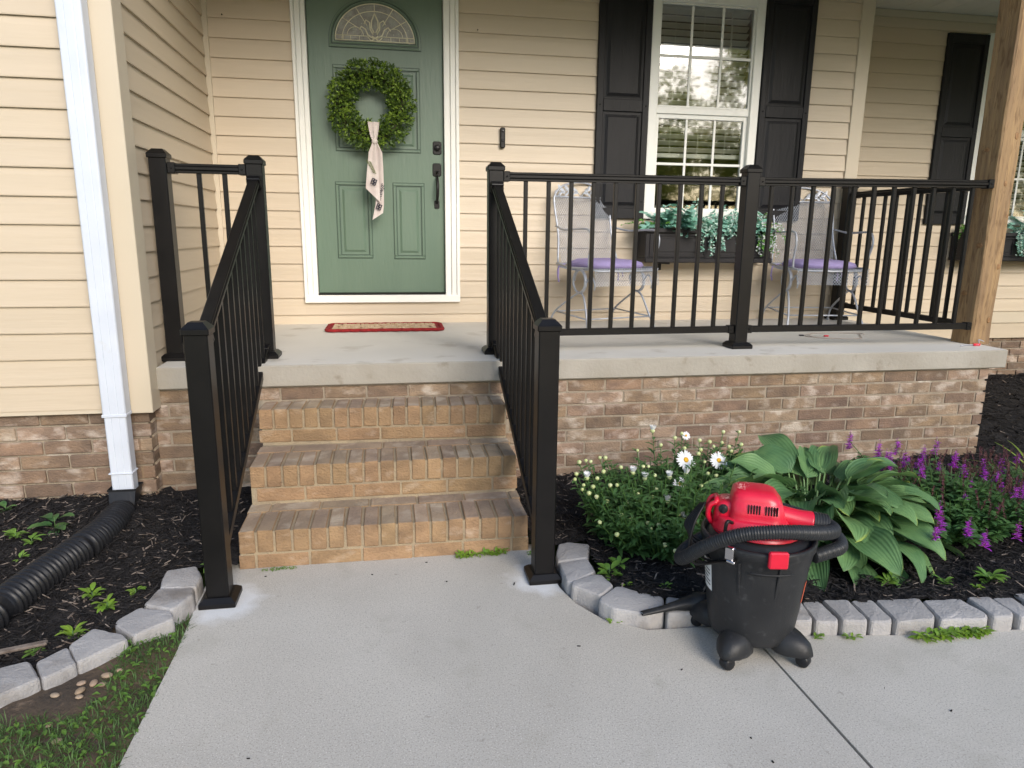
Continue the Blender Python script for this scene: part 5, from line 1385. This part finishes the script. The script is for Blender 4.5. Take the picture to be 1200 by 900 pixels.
stack(hd, [head_row(.094, .088, .450, -.010, 0, 3), head_row(.094, .088, .456, -.010, 0, 3), head_row(.084, .080, .462, -.010, 0, 5), head_row(.081, .077, .480, -.012, 0, 6), head_row(.075, .071, .514, -.015, 0, 6), head_row(.072, .068, .517, -.016, 0, 6), head_row(.070, .067, .524, -.018, 0, 6), head_row(.064, .060, .538, -.022, 0, 5), head_row(.054, .050, .5455, -.024, 0, 4), head_row(.034, .034, .549, -.024, 0, 3), head_row(.01, .012, .550, -.024, 0, 2)])
part('motor_cover', hd, VRED, vac)
m = MB(); pth = spline([V_(.02, 0, .468), V_(.06, 0, .466), V_(.10, 0, .460), V_(.13, .001, .456), V_(.150, .002, .453)], 4)
m.tube(pth, [.035 - .004 * math.sin(PI * i / (len(pth) - 1)) for i in range(len(pth))], 20); part('exhaust_duct', m, VRED, vac)
m = MB(); pt2 = [V_(.148 + i * .0021, .002 + i * .0003, .4535 - i * .00035) for i in range(23)]
m.tube(pt2, [.0335 + (.0022 if (i % 4) < 2 else 0) for i in range(23)], 22); part('exhaust_port', m, VBLK, vac)
m = MB()   # carrying handle and switch block at the left
stack(m, [head_row(.040, .052, .44, -.100, -.0, 4), head_row(.038, .048, .488, -.098, 0, 4), head_row(.035, .043, .502, -.092, 0, 4), head_row(.028, .034, .507, -.088, 0, 4)])
part('switch_block', m, VRED, vac)
m = MB(); m.tube(spline([V_(-.132, -.030, .500), V_(-.150, -.030, .487), V_(-.155, -.026, .455), V_(-.143, -.02, .43)], 5), .008, 8); m.tube(spline([V_(-.132, .030, .500), V_(-.150, .030, .487), V_(-.155, .026, .455), V_(-.143, .02, .43)], 5), .008, 8); m.tube([V_(-.132, -.030, .500), V_(-.132, .030, .500)], .008, 8)
part('handle', m, VRED, vac)
m = MB(); mm = Matrix.Translation(V_(-.112, -.046, .487)) @ Matrix.Rotation(R(90), 4, 'X'); m.lathe([(.014, 0), (.014, .006), (.011, .010), (0, .010)], mm, 14); m.box(-.004, .004, -.012, .012, .008, .014, .001, 0, mm)
part('switch', m, VBLK, vac)
for k in range(11):   # vent slots in the side of the cover
    if k == 5: continue
    m = MB(); x = -.042 + k * .0080 + (.002 if k > 5 else 0); m.box(VC.x + x, VC.x + x + .0035, VC.y - .0772 + .0, VC.y - .068, .462, .488, .0008)
    part('vent_slot', m, BLACK, vac)
m = MB()
for k in range(6): m.box(VC.x - .098, VC.x - .088, VC.y - .05 + .018 * k, VC.y - .04 + .018 * k, .500, .530)
m = MB(); m.tube(spline([V_(-.085, -.090, .462), V_(-.100, -.106, .470), V_(-.105, -.112, .445), V_(-.103, -.118, .41), V_(-.100, -.125, .385)], 5), .0055, 7); part('hose_strap', m, BLACK, vac)
m = MB(); m.tube([Vector(q) for q in head_row(.130, .110, .425, -.015, 0, 2.4)], .0022, 5, closed=True); m.tube([Vector(q) for q in head_row(.0965, .0905, .4535, -.010, 0, 3)], .0014, 5, closed=True); part('housing_seam', m, mat('dark_red', (.25, .004, .015), rough=.5), vac)
m = MB(); m.lathe([(.092, .391), (.125, .392), (.130, .397)], T, 30); part('lid_gasket', m, VRED, vac)
# hose wrapped round the top
def corr(mb, path, r0, amp, pitch, step=.0022, nseg=16):
    out_ = [path[0]]; rem = 0
    for a, b_ in zip(path[:-1], path[1:]):
        L_ = (b_ - a).length; t = step - rem
        while t <= L_: out_.append(a.lerp(b_, t / L_)); t += step
        rem = L_ - (t - step)
    mb.tube(out_, [r0 + amp * math.sin(2 * PI * i * step / pitch) for i in range(len(out_))], nseg)
V_ = V1_
hp = []
for (a, rad, z) in ((-8, .165, .330), (2, .205, .335), (12, .258, .342), (32, .272, .348), (60, .240, .345), (95, .222, .320), (130, .222, .280), (158, .230, .258), (180, .230, .262), (198, .222, .300), (214, .208, .352), (232, .190, .400), (252, .176, .434), (275, .172, .450), (298, .176, .452), (320, .190, .444), (340, .204, .430), (356, .212, .418), (375, .205, .408), (395, .190, .402), (430, .185, .400)):
    hp.append(V_(rad * math.cos(R(a)), rad * math.sin(R(a)), z))
m = MB(); corr(m, spline(hp, 8), .0200, .0019, .0075); part('hose', m, VHOSE, vac)
vac.rotation_euler = (0, 0, R(-25)); vac.scale = (1.0, 1.0, 1.03)
# crevice wand standing out on the left
wd = thing('vacuum_nozzle', 'black crevice nozzle sticking out left of the vacuum over the edging stones', 'nozzle', V_(-.2, .1, .05))
V0_ = V_
def V_(x, y, z): return V0_(x, y + .035, z - .012)
m = MB()
pw_ = [V_(-.115, .11, .088), V_(-.15, .112, .085), V_(-.19, .113, .080), V_(-.24, .110, .073), V_(-.298, .108, .066), V_(-.312, .107, .065)]
vs = []; n2 = 12
for p, (rx, rz) in zip(pw_, ((.030, .030), (.026, .024), (.018, .015), (.014, .010), (.013, .0075), (.013, .006))):
    for k in range(n2):
        a = 2 * PI * k / n2; vs.append(p + Vector((0, rx * math.cos(a), rz * math.sin(a))))
m.add(vs, [(i * n2 + k, i * n2 + (k + 1) % n2, i * n2 + n2 + (k + 1) % n2, i * n2 + n2 + k) for i in range(5) for k in range(n2)] + [tuple(range(n2))], 0, True)
part('nozzle_tube', m, VBLK, wd)
m = MB(); m.tube([V_(-.06, .105, .085), V_(-.125, .11, .088)], .034, 14); part('nozzle_socket', m, VBLK, wd)
V_ = V0_
# power cord looped at the left
m = MB()
for j in range(6):
    o_ = j * .009; m.tube(spline([V_(-.165 - o_ * .3, -.01 + o_, .46 - o_ * .5), V_(-.195 - o_ * .6, -.045 + o_, .40 - o_ * .4), V_(-.205 + o_ * .2, -.07 + o_, .33 + o_ * .5), V_(-.190 + o_, -.085 + o_, .29 + o_), V_(-.150 + o_, -.10 + o_ * .3, .30 + o_ * .3), V_(-.115, -.135 + o_ * .2, .325), V_(-.07, -.165 + o_ * .2, .345)], 6), .0042, 6)
part('power_cord', m, BLACK, vac)

# ------------------------------------------------------------------ plants
BUDS = [(2.091, -0.64, 0.333), (2.123, -0.632, 0.336), (2.143, -0.637, 0.332), (2.19, -0.617, 0.341), (2.215, -0.617, 0.339), (2.062, -0.703, 0.303), (2.049, -0.731, 0.29), (2.185, -0.69, 0.303), (2.27, -0.667, 0.31), (2.375, -0.579, 0.354), (2.373, -0.663, 0.307), (2.397, -0.663, 0.306), (2.147, -0.726, 0.287), (2.079, -0.76, 0.274), (2.117, -0.77, 0.268), (2.067, -0.783, 0.264), (2.193, -0.763, 0.267), (2.223, -0.762, 0.266), (2.09, -0.804, 0.254), (2.117, -0.822, 0.244), (2.155, -0.845, 0.232), (2.285, -0.79, 0.249), (2.3, -0.809, 0.239), (2.236, -0.852, 0.224), (2.358, -0.823, 0.23), (2.409, -0.71, 0.281), (2.391, -0.781, 0.247), (2.495, -0.551, 0.365), (2.577, -0.513, 0.384), (2.62, -0.489, 0.396), (2.693, -0.525, 0.371), (2.678, -0.575, 0.342), (2.658, -0.596, 0.331), (2.603, -0.567, 0.35), (2.67, -0.638, 0.306), (2.659, -0.7, 0.273), (2.692, -0.71, 0.266), (2.758, -0.731, 0.252), (2.697, -0.756, 0.242), (2.765, -0.674, 0.282), (2.823, -0.559, 0.345), (2.824, -0.582, 0.331), (2.798, -0.537, 0.359), (2.83, -0.481, 0.393), (2.91, -0.482, 0.39), (2.889, -0.548, 0.349), (2.898, -0.671, 0.277), (2.827, -0.732, 0.248), (2.6, -0.763, 0.244), (2.561, -0.887, 0.19), (2.498, -0.952, 0.167), (2.193, -0.92, 0.199), (2.222, -0.942, 0.189), (2.092, -0.956, 0.192), (2.331, -0.969, 0.171), (2.287, -0.991, 0.167), (2.288, -0.959, 0.178), (2.401, -0.973, 0.165), (2.429, -1.047, 0.137), (2.346, -1.106, 0.124), (2.315, -1.075, 0.136), (2.142, -1.02, 0.166), (2.439, -0.916, 0.185), (2.739, -0.533, 0.364), (2.749, -0.557, 0.349), (2.83, -0.644, 0.295), (2.857, -0.642, 0.295)]
HALF = [(2.105, -0.714, 0.295), (2.32, -0.685, 0.298), (2.362, -0.717, 0.28), (2.476, -0.71, 0.278), (2.559, -0.695, 0.281), (2.419, -0.837, 0.22), (2.486, -0.467, 0.416), (2.457, -0.925, 0.18)]
FULL = [(2.587, -0.624, 0.318, 1.35), (2.743, -0.627, 0.309, 1.2), (2.509, -0.75, 0.256, 0.9), (2.639, -0.496, 0.391, 0.6), (2.745, -0.777, 0.229, 0.7)]
SALV = [(3.435, -0.562, 0.351), (3.547, -0.625, 0.324), (3.649, -0.607, 0.325), (3.546, -0.703, 0.299), (3.623, -0.703, 0.295), (3.756, -0.661, 0.302), (3.86, -0.607, 0.316), (3.874, -0.779, 0.259), (4.011, -0.752, 0.261), (4.102, -0.752, 0.256), (3.895, -0.698, 0.284), (3.786, -0.915, 0.228), (3.654, -1.02, 0.212), (3.474, -1.097, 0.21), (3.422, -1.174, 0.202), (3.334, -1.247, 0.199), (3.768, -1.078, 0.195), (3.507, -1.218, 0.191), (3.502, -1.305, 0.183), (3.811, -1.142, 0.181), (3.705, -1.242, 0.175), (4.043, -0.888, 0.22)]
L_HSTALK = leafm('hosta_stalk', (.12, .22, .07), (.16, .28, .09), .1)
da = thing('daisy_plant', 'bushy daisy plant with pale buds and a few open white flowers', 'daisy', (2.48, -.80, .04))
rr = random.Random(77)
stm = MB(); lv = MB()
def on_ground(x, y): return zright(x, y)
bud_pr = MB(); bud_pr.lathe([(0, -1), (.6, -.8), (1, -.1), (.85, .55), (.4, .85), (0, .9)], None, 9)
bud_me = bud_pr.mesh('flower_bud', BUD)
hb = MB()
hb.lathe([(0, -1), (.5, -.8), (.8, -.2), (.6, .1)], None, 8, mi=1)
for k in range(14):
    a = 2 * PI * k / 14; hb.leaf((.35 * math.cos(a), .35 * math.sin(a), -.1), (math.cos(a) * .45, math.sin(a) * .45, 1), 1.7, .55, up=(math.cos(a), math.sin(a), 0), droop=0, n=2, fold=.1)
half_me = hb.mesh('half_open_flower', [PETAL, BUD])
fb = MB()
for k in range(22):
    a = 2 * PI * k / 22 + rr.uniform(-.05, .05); fb.leaf((.22 * math.cos(a), .22 * math.sin(a), 0), (math.cos(a), math.sin(a), rr.uniform(-.1, .18)), rr.uniform(.72, .86), .26, up=(0, 0, 1), droop=rr.uniform(0, .3), n=3, fold=.06, shape=lambda t: .5 + .5 * math.sin(PI * min(1, t * .75 + .2)) if t < .95 else .35)
petal_me = fb.mesh('petals', PETAL)
cb = MB(); cb.lathe([(.27, -.02), (.26, .06), (.15, .12), (0, .13)], None, 14); centre_me = cb.mesh('flower_centre', YELL)
def stem_to(tip, leafy=True, base=None):
    tip = Vector(tip); bx = base or (2.48 + (tip.x - 2.48) * .72, -.80 + (tip.y + .80) * .72)
    p0 = Vector((bx[0], bx[1], on_ground(*bx) - .01)); mid = (p0 + tip) / 2 + Vector((rr.uniform(-.01, .01), rr.uniform(-.01, .01), .01))
    pts = spline([p0, mid, tip], 4); stm.tube(pts, [.0028 - .001 * i / len(pts) for i in range(len(pts))], 5, cap=False)
    if leafy:
        L_ = (tip - p0).length; n_ = int(L_ / .0135)
        for i in range(n_):
            t = (i + .5) / n_; 
            if t > .90 and rr.random() < .6: continue
            p = pts[int(t * (len(pts) - 1))].lerp(pts[min(len(pts) - 1, int(t * (len(pts) - 1)) + 1)], (t * (len(pts) - 1)) % 1)
            a = i * 2.4 + rr.uniform(-.4, .4); s_ = 1.05 - .62 * t
            lv.leaf(p, (math.cos(a), math.sin(a), .75 - .3 * (1 - t)), rr.uniform(.064, .094) * s_, rr.uniform(.016, .023) * (s_ * .5 + .5), up=(0, 0, 1), droop=rr.uniform(.3, 1.0), n=3, fold=.2)
for (x, y, z) in BUDS:
    stem_to((x, y, z))
    o = inst('flower_bud', bud_me, (x - 2.48, y + .80, z - .04 + .004), da, (rr.uniform(-.3, .3), rr.uniform(-.3, .3), rr.uniform(0, 6))); s_ = rr.uniform(.0075, .0105); o.scale = (s_, s_, s_)
for (x, y, z) in HALF:
    stem_to((x, y, z)); o = inst('half_open_flower', half_me, (x - 2.48, y + .80, z - .04), da, (rr.uniform(-.15, .15), rr.uniform(-.15, .15), 0)); o.scale = (.0155,) * 3
for (x, y, z, s_) in FULL:
    stem_to((x, y, z)); fl = bpy.data.objects.new('daisy_flower', None); COL.objects.link(fl); fl.parent = da; fl.location = (x - 2.48, y + .80, z - .04); fl.rotation_euler = (R(58), 0, rr.uniform(-.3, .3)); fl.scale = (.034 * s_,) * 3
    inst('petals', petal_me, (0, 0, 0), fl); inst('flower_centre', centre_me, (0, 0, .02), fl)
for i in range(310):   # leafy stems without flowers that fill the bush
    a = rr.uniform(0, 2 * PI); q = rr.random() ** .45; x = 2.55 + .47 * q * math.cos(a); y = -.80 + .38 * q * math.sin(a)
    h = (.295 - .07 * q * q) * rr.uniform(.65, 1.05) * (1 if y > -1.0 else .75)
    stem_to((x, y, .05 + h), True)
part('stems', stm, STEM, da, kind='stuff'); part('leaves', lv, L_DAISY, da, kind='stuff')

ho = thing('hosta', 'large hosta with broad ribbed blue green leaves behind the vacuum', 'hosta', (3.08, -.80, .04))
def hosta_leaf(base, az, elev, stalk, L_, W_, droop, roll=0):
    """stalk then blade; returns MB for the blade and adds the stalk"""
    d_ = Vector((math.cos(az) * math.cos(elev), math.sin(az) * math.cos(elev), math.sin(elev)))
    p = Vector(base); pts = [p.copy()]
    for k in range(6):
        d_ = (d_ + Vector((0, 0, -.05))).normalized(); p = p + d_ * stalk / 6; pts.append(p.copy())
    st_m.tube(pts, [.006 - .0003 * i for i in range(7)], 6, cap=False)
    m = MB(); m.uv = []
    nL, nW = 12, 8
    sd = Vector((-math.sin(az), math.cos(az), 0)); dirv = Vector((math.cos(az) * math.cos(elev * .45), math.sin(az) * math.cos(elev * .45), math.sin(elev * .45)))
    c = p.copy(); vs = []
    ph = rr.uniform(0, 6)
    for i in range(nL + 1):
        t = i / nL
        wd = W_ * (2.05 * (t ** .42) * (1 - t) ** .74 * (1 if t > .04 else .6)); wd = min(wd, W_ * 1.15)
        up = sd.cross(dirv) * -1
        if up.z < 0: up = -up
        for k in range(nW + 1):
            v = k / nW * 2 - 1
            off = up * (wd * .5 * (.30 * v * v - .03 * math.cos(v * PI * 2)) + .006 * math.sin(t * 11 + ph) * v * abs(v)) + sd * (wd / 2 * v) * (1 - .05 * v * v)
            back = -dirv * (.10 * L_ * abs(v) ** 2 * max(0, 1 - t * 4))
            vs.append(c + off + back); m.uv.append((t, k / nW))
        dirv = (dirv + Vector((0, 0, -droop / nL * (.4 + 1.2 * t)))).normalized()
        c = c + dirv * L_ / nL
    rot = Matrix.Translation(p) @ Matrix.Rotation(roll, 4, Vector((math.cos(az), math.sin(az), 0))) @ Matrix.Translation(-p)
    vs = [rot @ v for v in vs]
    q = nW + 1
    m.add(vs, [(i * q + k, i * q + k + 1, i * q + q + k + 1, i * q + q + k) for i in range(nL) for k in range(nW)], 0, True)
    return m
st_m = MB(); rr = random.Random(12)
HB0 = (3.09, -.84)
rings = [(9, .09, 74, .24, .21, .14, .8), (16, .06, 63, .26, .23, .148, 1.0), (22, .05, 49, .26, .24, .155, 1.15), (24, .06, 34, .26, .25, .158, 1.3), (20, .08, 17, .25, .24, .152, 1.4)]
for ri, (n_, r0, el, stalk, L_, W_, dr_) in enumerate(rings):
    for k in range(n_):
        az = 2 * PI * (k + rr.uniform(-.25, .25)) / n_ + ri * .5
        front = max(0, -math.sin(az))
        if ri == 4 and math.sin(az) > .3: continue
        b0 = (HB0[0] + r0 * math.cos(az), HB0[1] + r0 * math.sin(az), .05)
        mb = hosta_leaf(b0, az, R(el + rr.uniform(-6, 6)), stalk * rr.uniform(.85, 1.1), L_ * rr.uniform(.85, 1.12), W_ * rr.uniform(.85, 1.1), dr_ * rr.uniform(.8, 1.15), rr.uniform(-.55, .55))
        part('leaf', mb, HOSTA, ho)
for k in range(30):   # shorter leaves facing the path, overlapping the crown
    az = R(-178 + 150 * (k / 29) + rr.uniform(-8, 8)); el = (66, 50, 36)[k % 3] + rr.uniform(-5, 5); st = (.20, .17, .15)[k % 3]
    b0 = (HB0[0] + .05 * math.cos(az), HB0[1] + .05 * math.sin(az), .05)
    part('leaf', hosta_leaf(b0, az, R(el), st * rr.uniform(.85, 1.15), .20 * rr.uniform(.85, 1.1), .14 * rr.uniform(.85, 1.1), 1.25, rr.uniform(-.5, .5)), HOSTA, ho)
part('leaf_stalks', st_m, L_HSTALK, ho)

def salvia(cx, cy, rx, ry, h, spikes, seed, label, nst, faded=.5, extra=16):
    t = thing('salvia_plant', label, 'salvia', (cx, cy, .04), 0, 'purple salvia plants'); r_ = random.Random(seed)
    sm_ = MB(); lf = MB(); dead = MB()
    def stem(tip):
        tip = Vector(tip); b0 = Vector((cx + (tip.x - cx) * .4, cy + (tip.y - cy) * .4, .04)); mid = b0.lerp(tip, .5) + Vector((0, 0, .02))
        pts = spline([b0, mid, tip], 4); sm_.tube(pts, .0018, 4, cap=False)
        L_ = (tip - b0).length; n_ = int(L_ / .016)
        for i in range(n_):
            u = (i + .5) / n_
            if u > .80: continue
            k = u * (len(pts) - 1); p = pts[int(k)].lerp(pts[min(int(k) + 1, len(pts) - 1)], k % 1)
            for sd in (0, PI):
                a = i * 1.57 + sd + r_.uniform(-.4, .4); lf.leaf(p, (math.cos(a), math.sin(a), .5), r_.uniform(.036, .060) * (1.2 - .5 * u), r_.uniform(.018, .028) * (1.2 - .5 * u), droop=.7, n=3, fold=.15)
        return pts
    def spike(mb, p, L_, w_, dirv, mi, rnd=0):
        nn = int(L_ / .0042)
        for i in range(nn):
            u = i / nn; c = p + dirv * (u * L_)
            for q in range(4):
                a = q * 1.57 + i * .8 + r_.uniform(-.3, .3); s_ = w_ * (1.0 - .45 * u) * r_.uniform(.7, 1.25)
                mb.leaf(c, Vector((math.cos(a), math.sin(a), r_.uniform(.1, .8))), s_ * r_.uniform(.75, 1.25), s_ * .42, droop=.3, n=2, fold=.25, mi=mi if r_.random() > .22 else 1 - mi)
    for (x, y, z) in spikes:
        pts = stem((x, y, z)); d_ = (Vector((r_.uniform(-.2, .2), r_.uniform(-.2, .2), 1))).normalized()
        mb = MB(); L_ = r_.uniform(.055, .085); spike(mb, Vector((x, y, z - L_ * .55)), L_, .021, d_, 0)
        spike(mb, Vector((x, y, z + L_ * .35)), .03, .008, d_, 1)
        part('flower_spike', mb, [PURP, PURPD], t)
    for i in range(nst):
        a = r_.uniform(0, 2 * PI); q = r_.random() ** .5; x = cx + rx * q * math.cos(a); y = cy + ry * q * math.sin(a); z = .05 + h * (1 - .35 * q * q) * r_.uniform(.6, 1.05)
        stem((x, y, z))
        if r_.random() < faded:
            d_ = Vector((r_.uniform(-.3, .3), r_.uniform(-.3, .3), 1)).normalized(); dead_p = Vector((x, y, z - .02)); nn = 16
            for i2 in range(nn):
                for q2 in range(3):
                    a2 = r_.uniform(0, 6.28); dead.leaf(dead_p + d_ * i2 * .0048, (math.cos(a2), math.sin(a2), .7), .009, .005, n=2, droop=0)
    for i in range(extra):
        a = r_.uniform(0, 2 * PI); q = r_.random() ** .5; x = cx + rx * q * math.cos(a); y = cy + ry * q * math.sin(a); z = .06 + h * (1 - .30 * q * q) * r_.uniform(.75, 1.08)
        stem((x, y, z)); mb = MB(); L_ = r_.uniform(.035, .065); d_ = Vector((r_.uniform(-.3, .3), r_.uniform(-.3, .3), 1)).normalized()
        spike(mb, Vector((x, y, z - L_ * .4)), L_, .018, d_, 0); spike(mb, Vector((x, y, z + L_ * .5)), .025, .007, d_, 1); part('flower_spike', mb, [PURP, PURPD], t)
    part('stems', sm_, STEM, t, kind='stuff'); part('leaves', lf, L_SAL, t, kind='stuff'); part('faded_spikes', dead, PURPD, t, kind='stuff')
salvia(3.72, -.90, .28, .36, .27, [s_ for s_ in SALV if s_[0] < 3.89], 3, 'purple flowering salvia beside the hosta', 230, .3)
salvia(4.16, -.98, .33, .44, .27, [s_ for s_ in SALV if s_[0] >= 3.89], 4, 'purple flowering salvia with many faded brown spikes at the right edge', 260, .75)
def blades(cx, cy, n_, L_, W_, seed, mt, label, name, cat, elev=(.25, 1.0), dr_=(.7, 1.7), z=.04):
    t = thing(name, label, cat, (cx, cy, z)); r_ = random.Random(seed); m = MB()
    for i in range(n_):
        a = r_.uniform(0, 2 * PI); e = r_.uniform(*elev); m.leaf((cx + r_.uniform(-.03, .03), cy + r_.uniform(-.03, .03), z), (math.cos(a) * math.cos(e), math.sin(a) * math.cos(e), math.sin(e)), L_ * r_.uniform(.7, 1.1), W_, droop=r_.uniform(*dr_), n=8, fold=.3)
    part('leaves', m, mt, t); return t
blades(4.50, -.62, 50, .36, .012, 5, L_DAY, 'clump of arching yellow green strap leaves at the right edge', 'daylily', 'daylily')

def weed(x, y, s, seed, label, n_=14, mt=None, wide=.42, upz=.9, z=None, grp='weeds'):
    r_ = random.Random(seed); m = MB(); zz = (zleft(x, y) if x < .62 else .02) if z is None else z
    t = thing('weed', label, 'weed', (x, y, zz), 0, grp)
    for i in range(n_):
        a = i * 2.4 + r_.uniform(-.4, .4); u = r_.random()
        h = s * .6 * u; p = (x + .25 * s * u * math.cos(a), y + .25 * s * u * math.sin(a), zz + h)
        m.leaf(p, (math.cos(a), math.sin(a), upz * r_.uniform(.4, 1.2)), s * r_.uniform(.6, 1.0), s * wide * r_.uniform(.7, 1), droop=r_.uniform(.4, 1.0), n=4, fold=.15)
    part('leaves', m, mt or L_WEED, t)
    m = MB(); m.tube([(x, y, zz - .005), (x + .002, y, zz + s * .6)], .0018, 4); part('stem', m, STEM, t)
weed(-.085, -.43, .105, 1, 'largest weed, a broad leaved rosette in the left mulch bed', 8, L_SAL, .50, .7)
weed(-.20, -.50, .045, 2, 'small bright weed left of the broad leaved rosette', 14); weed(-.12, -.55, .045, 3, 'small bright weed in front of the broad leaved rosette', 12)
weed(-.38, -.20, .05, 4, 'weed by the brick wall at the left edge', 9, L_SAL, .5); weed(-.10, -.68, .03, 5, 'tiny weed behind the drain pipe', 8)
weed(.26, -.98, .05, 6, 'three pointed weed in front of the drain pipe', 10, L_WEEDY); weed(.345, -1.08, .05, 7, 'bright star shaped weed behind the edging stones', 16, L_WEEDY, .4)
weed(.40, -.98, .036, 8, 'small sprout behind the third edging stone', 9, L_WEEDY); weed(.29, -1.21, .045, 9, 'weed growing over the back of the fourth edging stone', 18, L_WEEDY); weed(.22, -1.30, .04, 10, 'weed behind the smallest edging stone', 12)
weed(.115, -.20, .03, 11, 'sprout beside the drain adaptor', 6); weed(.605, -.83, .035, 12, 'sprout between the first edging stone and the railing post', 9)
weed(-.02, -.98, .035, 13, 'yellowish weed at the left edge beside the drain pipe', 9, L_WEEDY); weed(.49, -1.31, .03, 14, 'weed in the gap between the third and fourth edging stones', 9)
for i, (x, y, s_) in enumerate(((1.60, -.795, .030), (1.64, -.79, .034), (1.68, -.79, .034), (1.72, -.785, .030), (1.56, -.79, .022))): pass
def strip_weed(x0, x1, y, s, seed, label, n_):
    r_ = random.Random(seed); m = MB(); t = thing('weed', label, 'weed', ((x0 + x1) / 2, y, 0), 0, 'weeds')
    for i in range(n_):
        x = r_.uniform(x0, x1); a = r_.uniform(0, 2 * PI); m.leaf((x, y + r_.uniform(-.012, .012), r_.uniform(0, s * .5)), (math.cos(a), math.sin(a) - .3, r_.uniform(.2, 1.1)), s * r_.uniform(.5, 1), s * .35, droop=.6, n=3, fold=.15)
    part('leaves', m, L_WEEDY if seed % 2 else L_WEED, t)
strip_weed(1.55, 1.75, -.775, .026, 21, 'mat of bright weeds in the crack at the right foot of the steps', 130)
strip_weed(.78, .92, -.775, .014, 22, 'thin line of green in the crack at the left foot of the steps', 60)
strip_weed(1.83, 1.90, -.80, .024, 24, 'few leaves behind the right railing post foot', 20)
strip_weed(2.99, 3.24, -1.60, .040, 23, 'bright green weeds growing out in front of the right edging stones', 150)
strip_weed(2.66, 2.69, -1.54, .026, 25, 'small weed in the joint just right of the vacuum', 12); strip_weed(2.76, 2.80, -1.56, .028, 27, 'small weed in the second joint right of the vacuum', 14)
strip_weed(2.01, 2.08, -1.34, .020, 29, 'short green weeds at the front of the curved edging', 22)
weed(2.09, -1.10, .055, 31, 'leafy weed behind the chipped edging stone', 16, L_WEED, .5, z=.04); weed(2.14, -1.06, .05, 32, 'leafy weed between the edging and the daisies', 16, L_WEED, .5, z=.04)
weed(2.13, -1.185, .028, 33, 'tiny sprout behind the longest edging stone', 6, L_WEEDY, z=.04); weed(2.26, -1.225, .03, 34, 'tiny upright sprout behind the edging near the nozzle', 7, L_WEED, z=.04)
weed(3.29, -1.36, .04, 35, 'small sprout in the mulch below the salvias', 9, L_WEED, .4, z=.045); weed(3.47, -1.37, .055, 36, 'bushy bright weed in the mulch near the right edge', 26, L_WEED, .4, z=.045); weed(3.39, -1.40, .03, 37, 'tiny yellow sprout beside the bushy weed', 8, L_WEEDY, z=.045)
weed(3.08, -1.33, .055, 38, 'drooping light green weed under the lowest hosta leaves', 18, L_WEED, .3, z=.045)
# pale stick and bark piece by the drain
m = MB(); m.bar((.12, -1.33, .07), (.26, -1.30, .075), .022, .010, c=.003); single('bark_piece', m, CHIPB, 'grey piece of bark lying by the mouth of the drain pipe', 'bark', (.19, -1.31, .07))

# ------------------------------------------------------------------ woods across the lawn, behind the camera, seen in the window glass
tw = MB(); tr = MB(); r_ = random.Random(99)
L_TREE = leafm('woodland_leaf', (.36, .40, .07), (.50, .46, .12), .75, .6, .5)
BARK = mat('bark', (.12, .09, .06), (.2, .16, .11), scale=3, rough=.95)
def tree_at(x, y, hgt, rad, nl):
    tr.tube([(x, y, -.1), (x + .1, y, hgt * .4), (x, y + .2, hgt * .8)], [.25, .17, .05], 7)
    for b_ in range(9):
        a = r_.uniform(0, 6.28); z0 = hgt * r_.uniform(.25, .7); tr.tube([(x, y, z0), (x + math.cos(a) * rad * .6, y + math.sin(a) * rad * .6, z0 + hgt * .15)], [.07, .02], 5)
    cl = [(r_.uniform(-1, 1), r_.uniform(-1, 1), r_.uniform(-1, 1), r_.uniform(.12, .34)) for _ in range(70)]
    for i in range(nl):
        c = cl[r_.randrange(70)]; v = Vector((r_.gauss(0, 1), r_.gauss(0, 1), r_.gauss(0, 1))).normalized() * c[3] * r_.uniform(.6, 1.1)
        p = Vector((x + (c[0] * .75 + v.x) * rad, y + (c[1] * .75 + v.y) * rad, hgt * .58 + (c[2] * .8 + v.z) * hgt * .38))
        s_ = r_.uniform(.06, .14); u = Vector((r_.uniform(-1, 1), r_.uniform(-1, 1), r_.uniform(-1, 1))).normalized(); w_ = u.orthogonal().normalized()
        tw.add([p - u * s_, p + w_ * s_ * .6, p + u * s_, p - w_ * s_ * .6], [(0, 1, 2, 3)])
for (x, y, h_, ra, nl) in ((20, -24, 12, 4.5, 3200), (13, -28, 9, 4.5, 2400), (29, -22, 13, 5, 2600), (6, -31, 8, 5, 2600), (-3, -29, 9, 5, 1800), (-12, -27, 11, 5, 1600), (38, -18, 12, 5, 2000), (25, -31, 9, 6, 1600), (16, -34, 8, 6, 1600), (48, -12, 12, 6, 1400), (34, -27, 9, 5, 1400), (10, -24, 6, 4, 1600), (24, -20, 6, 4, 1600), (1, -26, 6, 4, 1200), (32, -18, 5.5, 4, 1200)):
    tree_at(x, y, h_, ra, int(nl * 6))
wd_ = stuff('woodland', tw, L_TREE, 'leafy trees across the yard, seen only as the reflection in the window glass', 'trees')
part('trunks', tr, BARK, wd_)
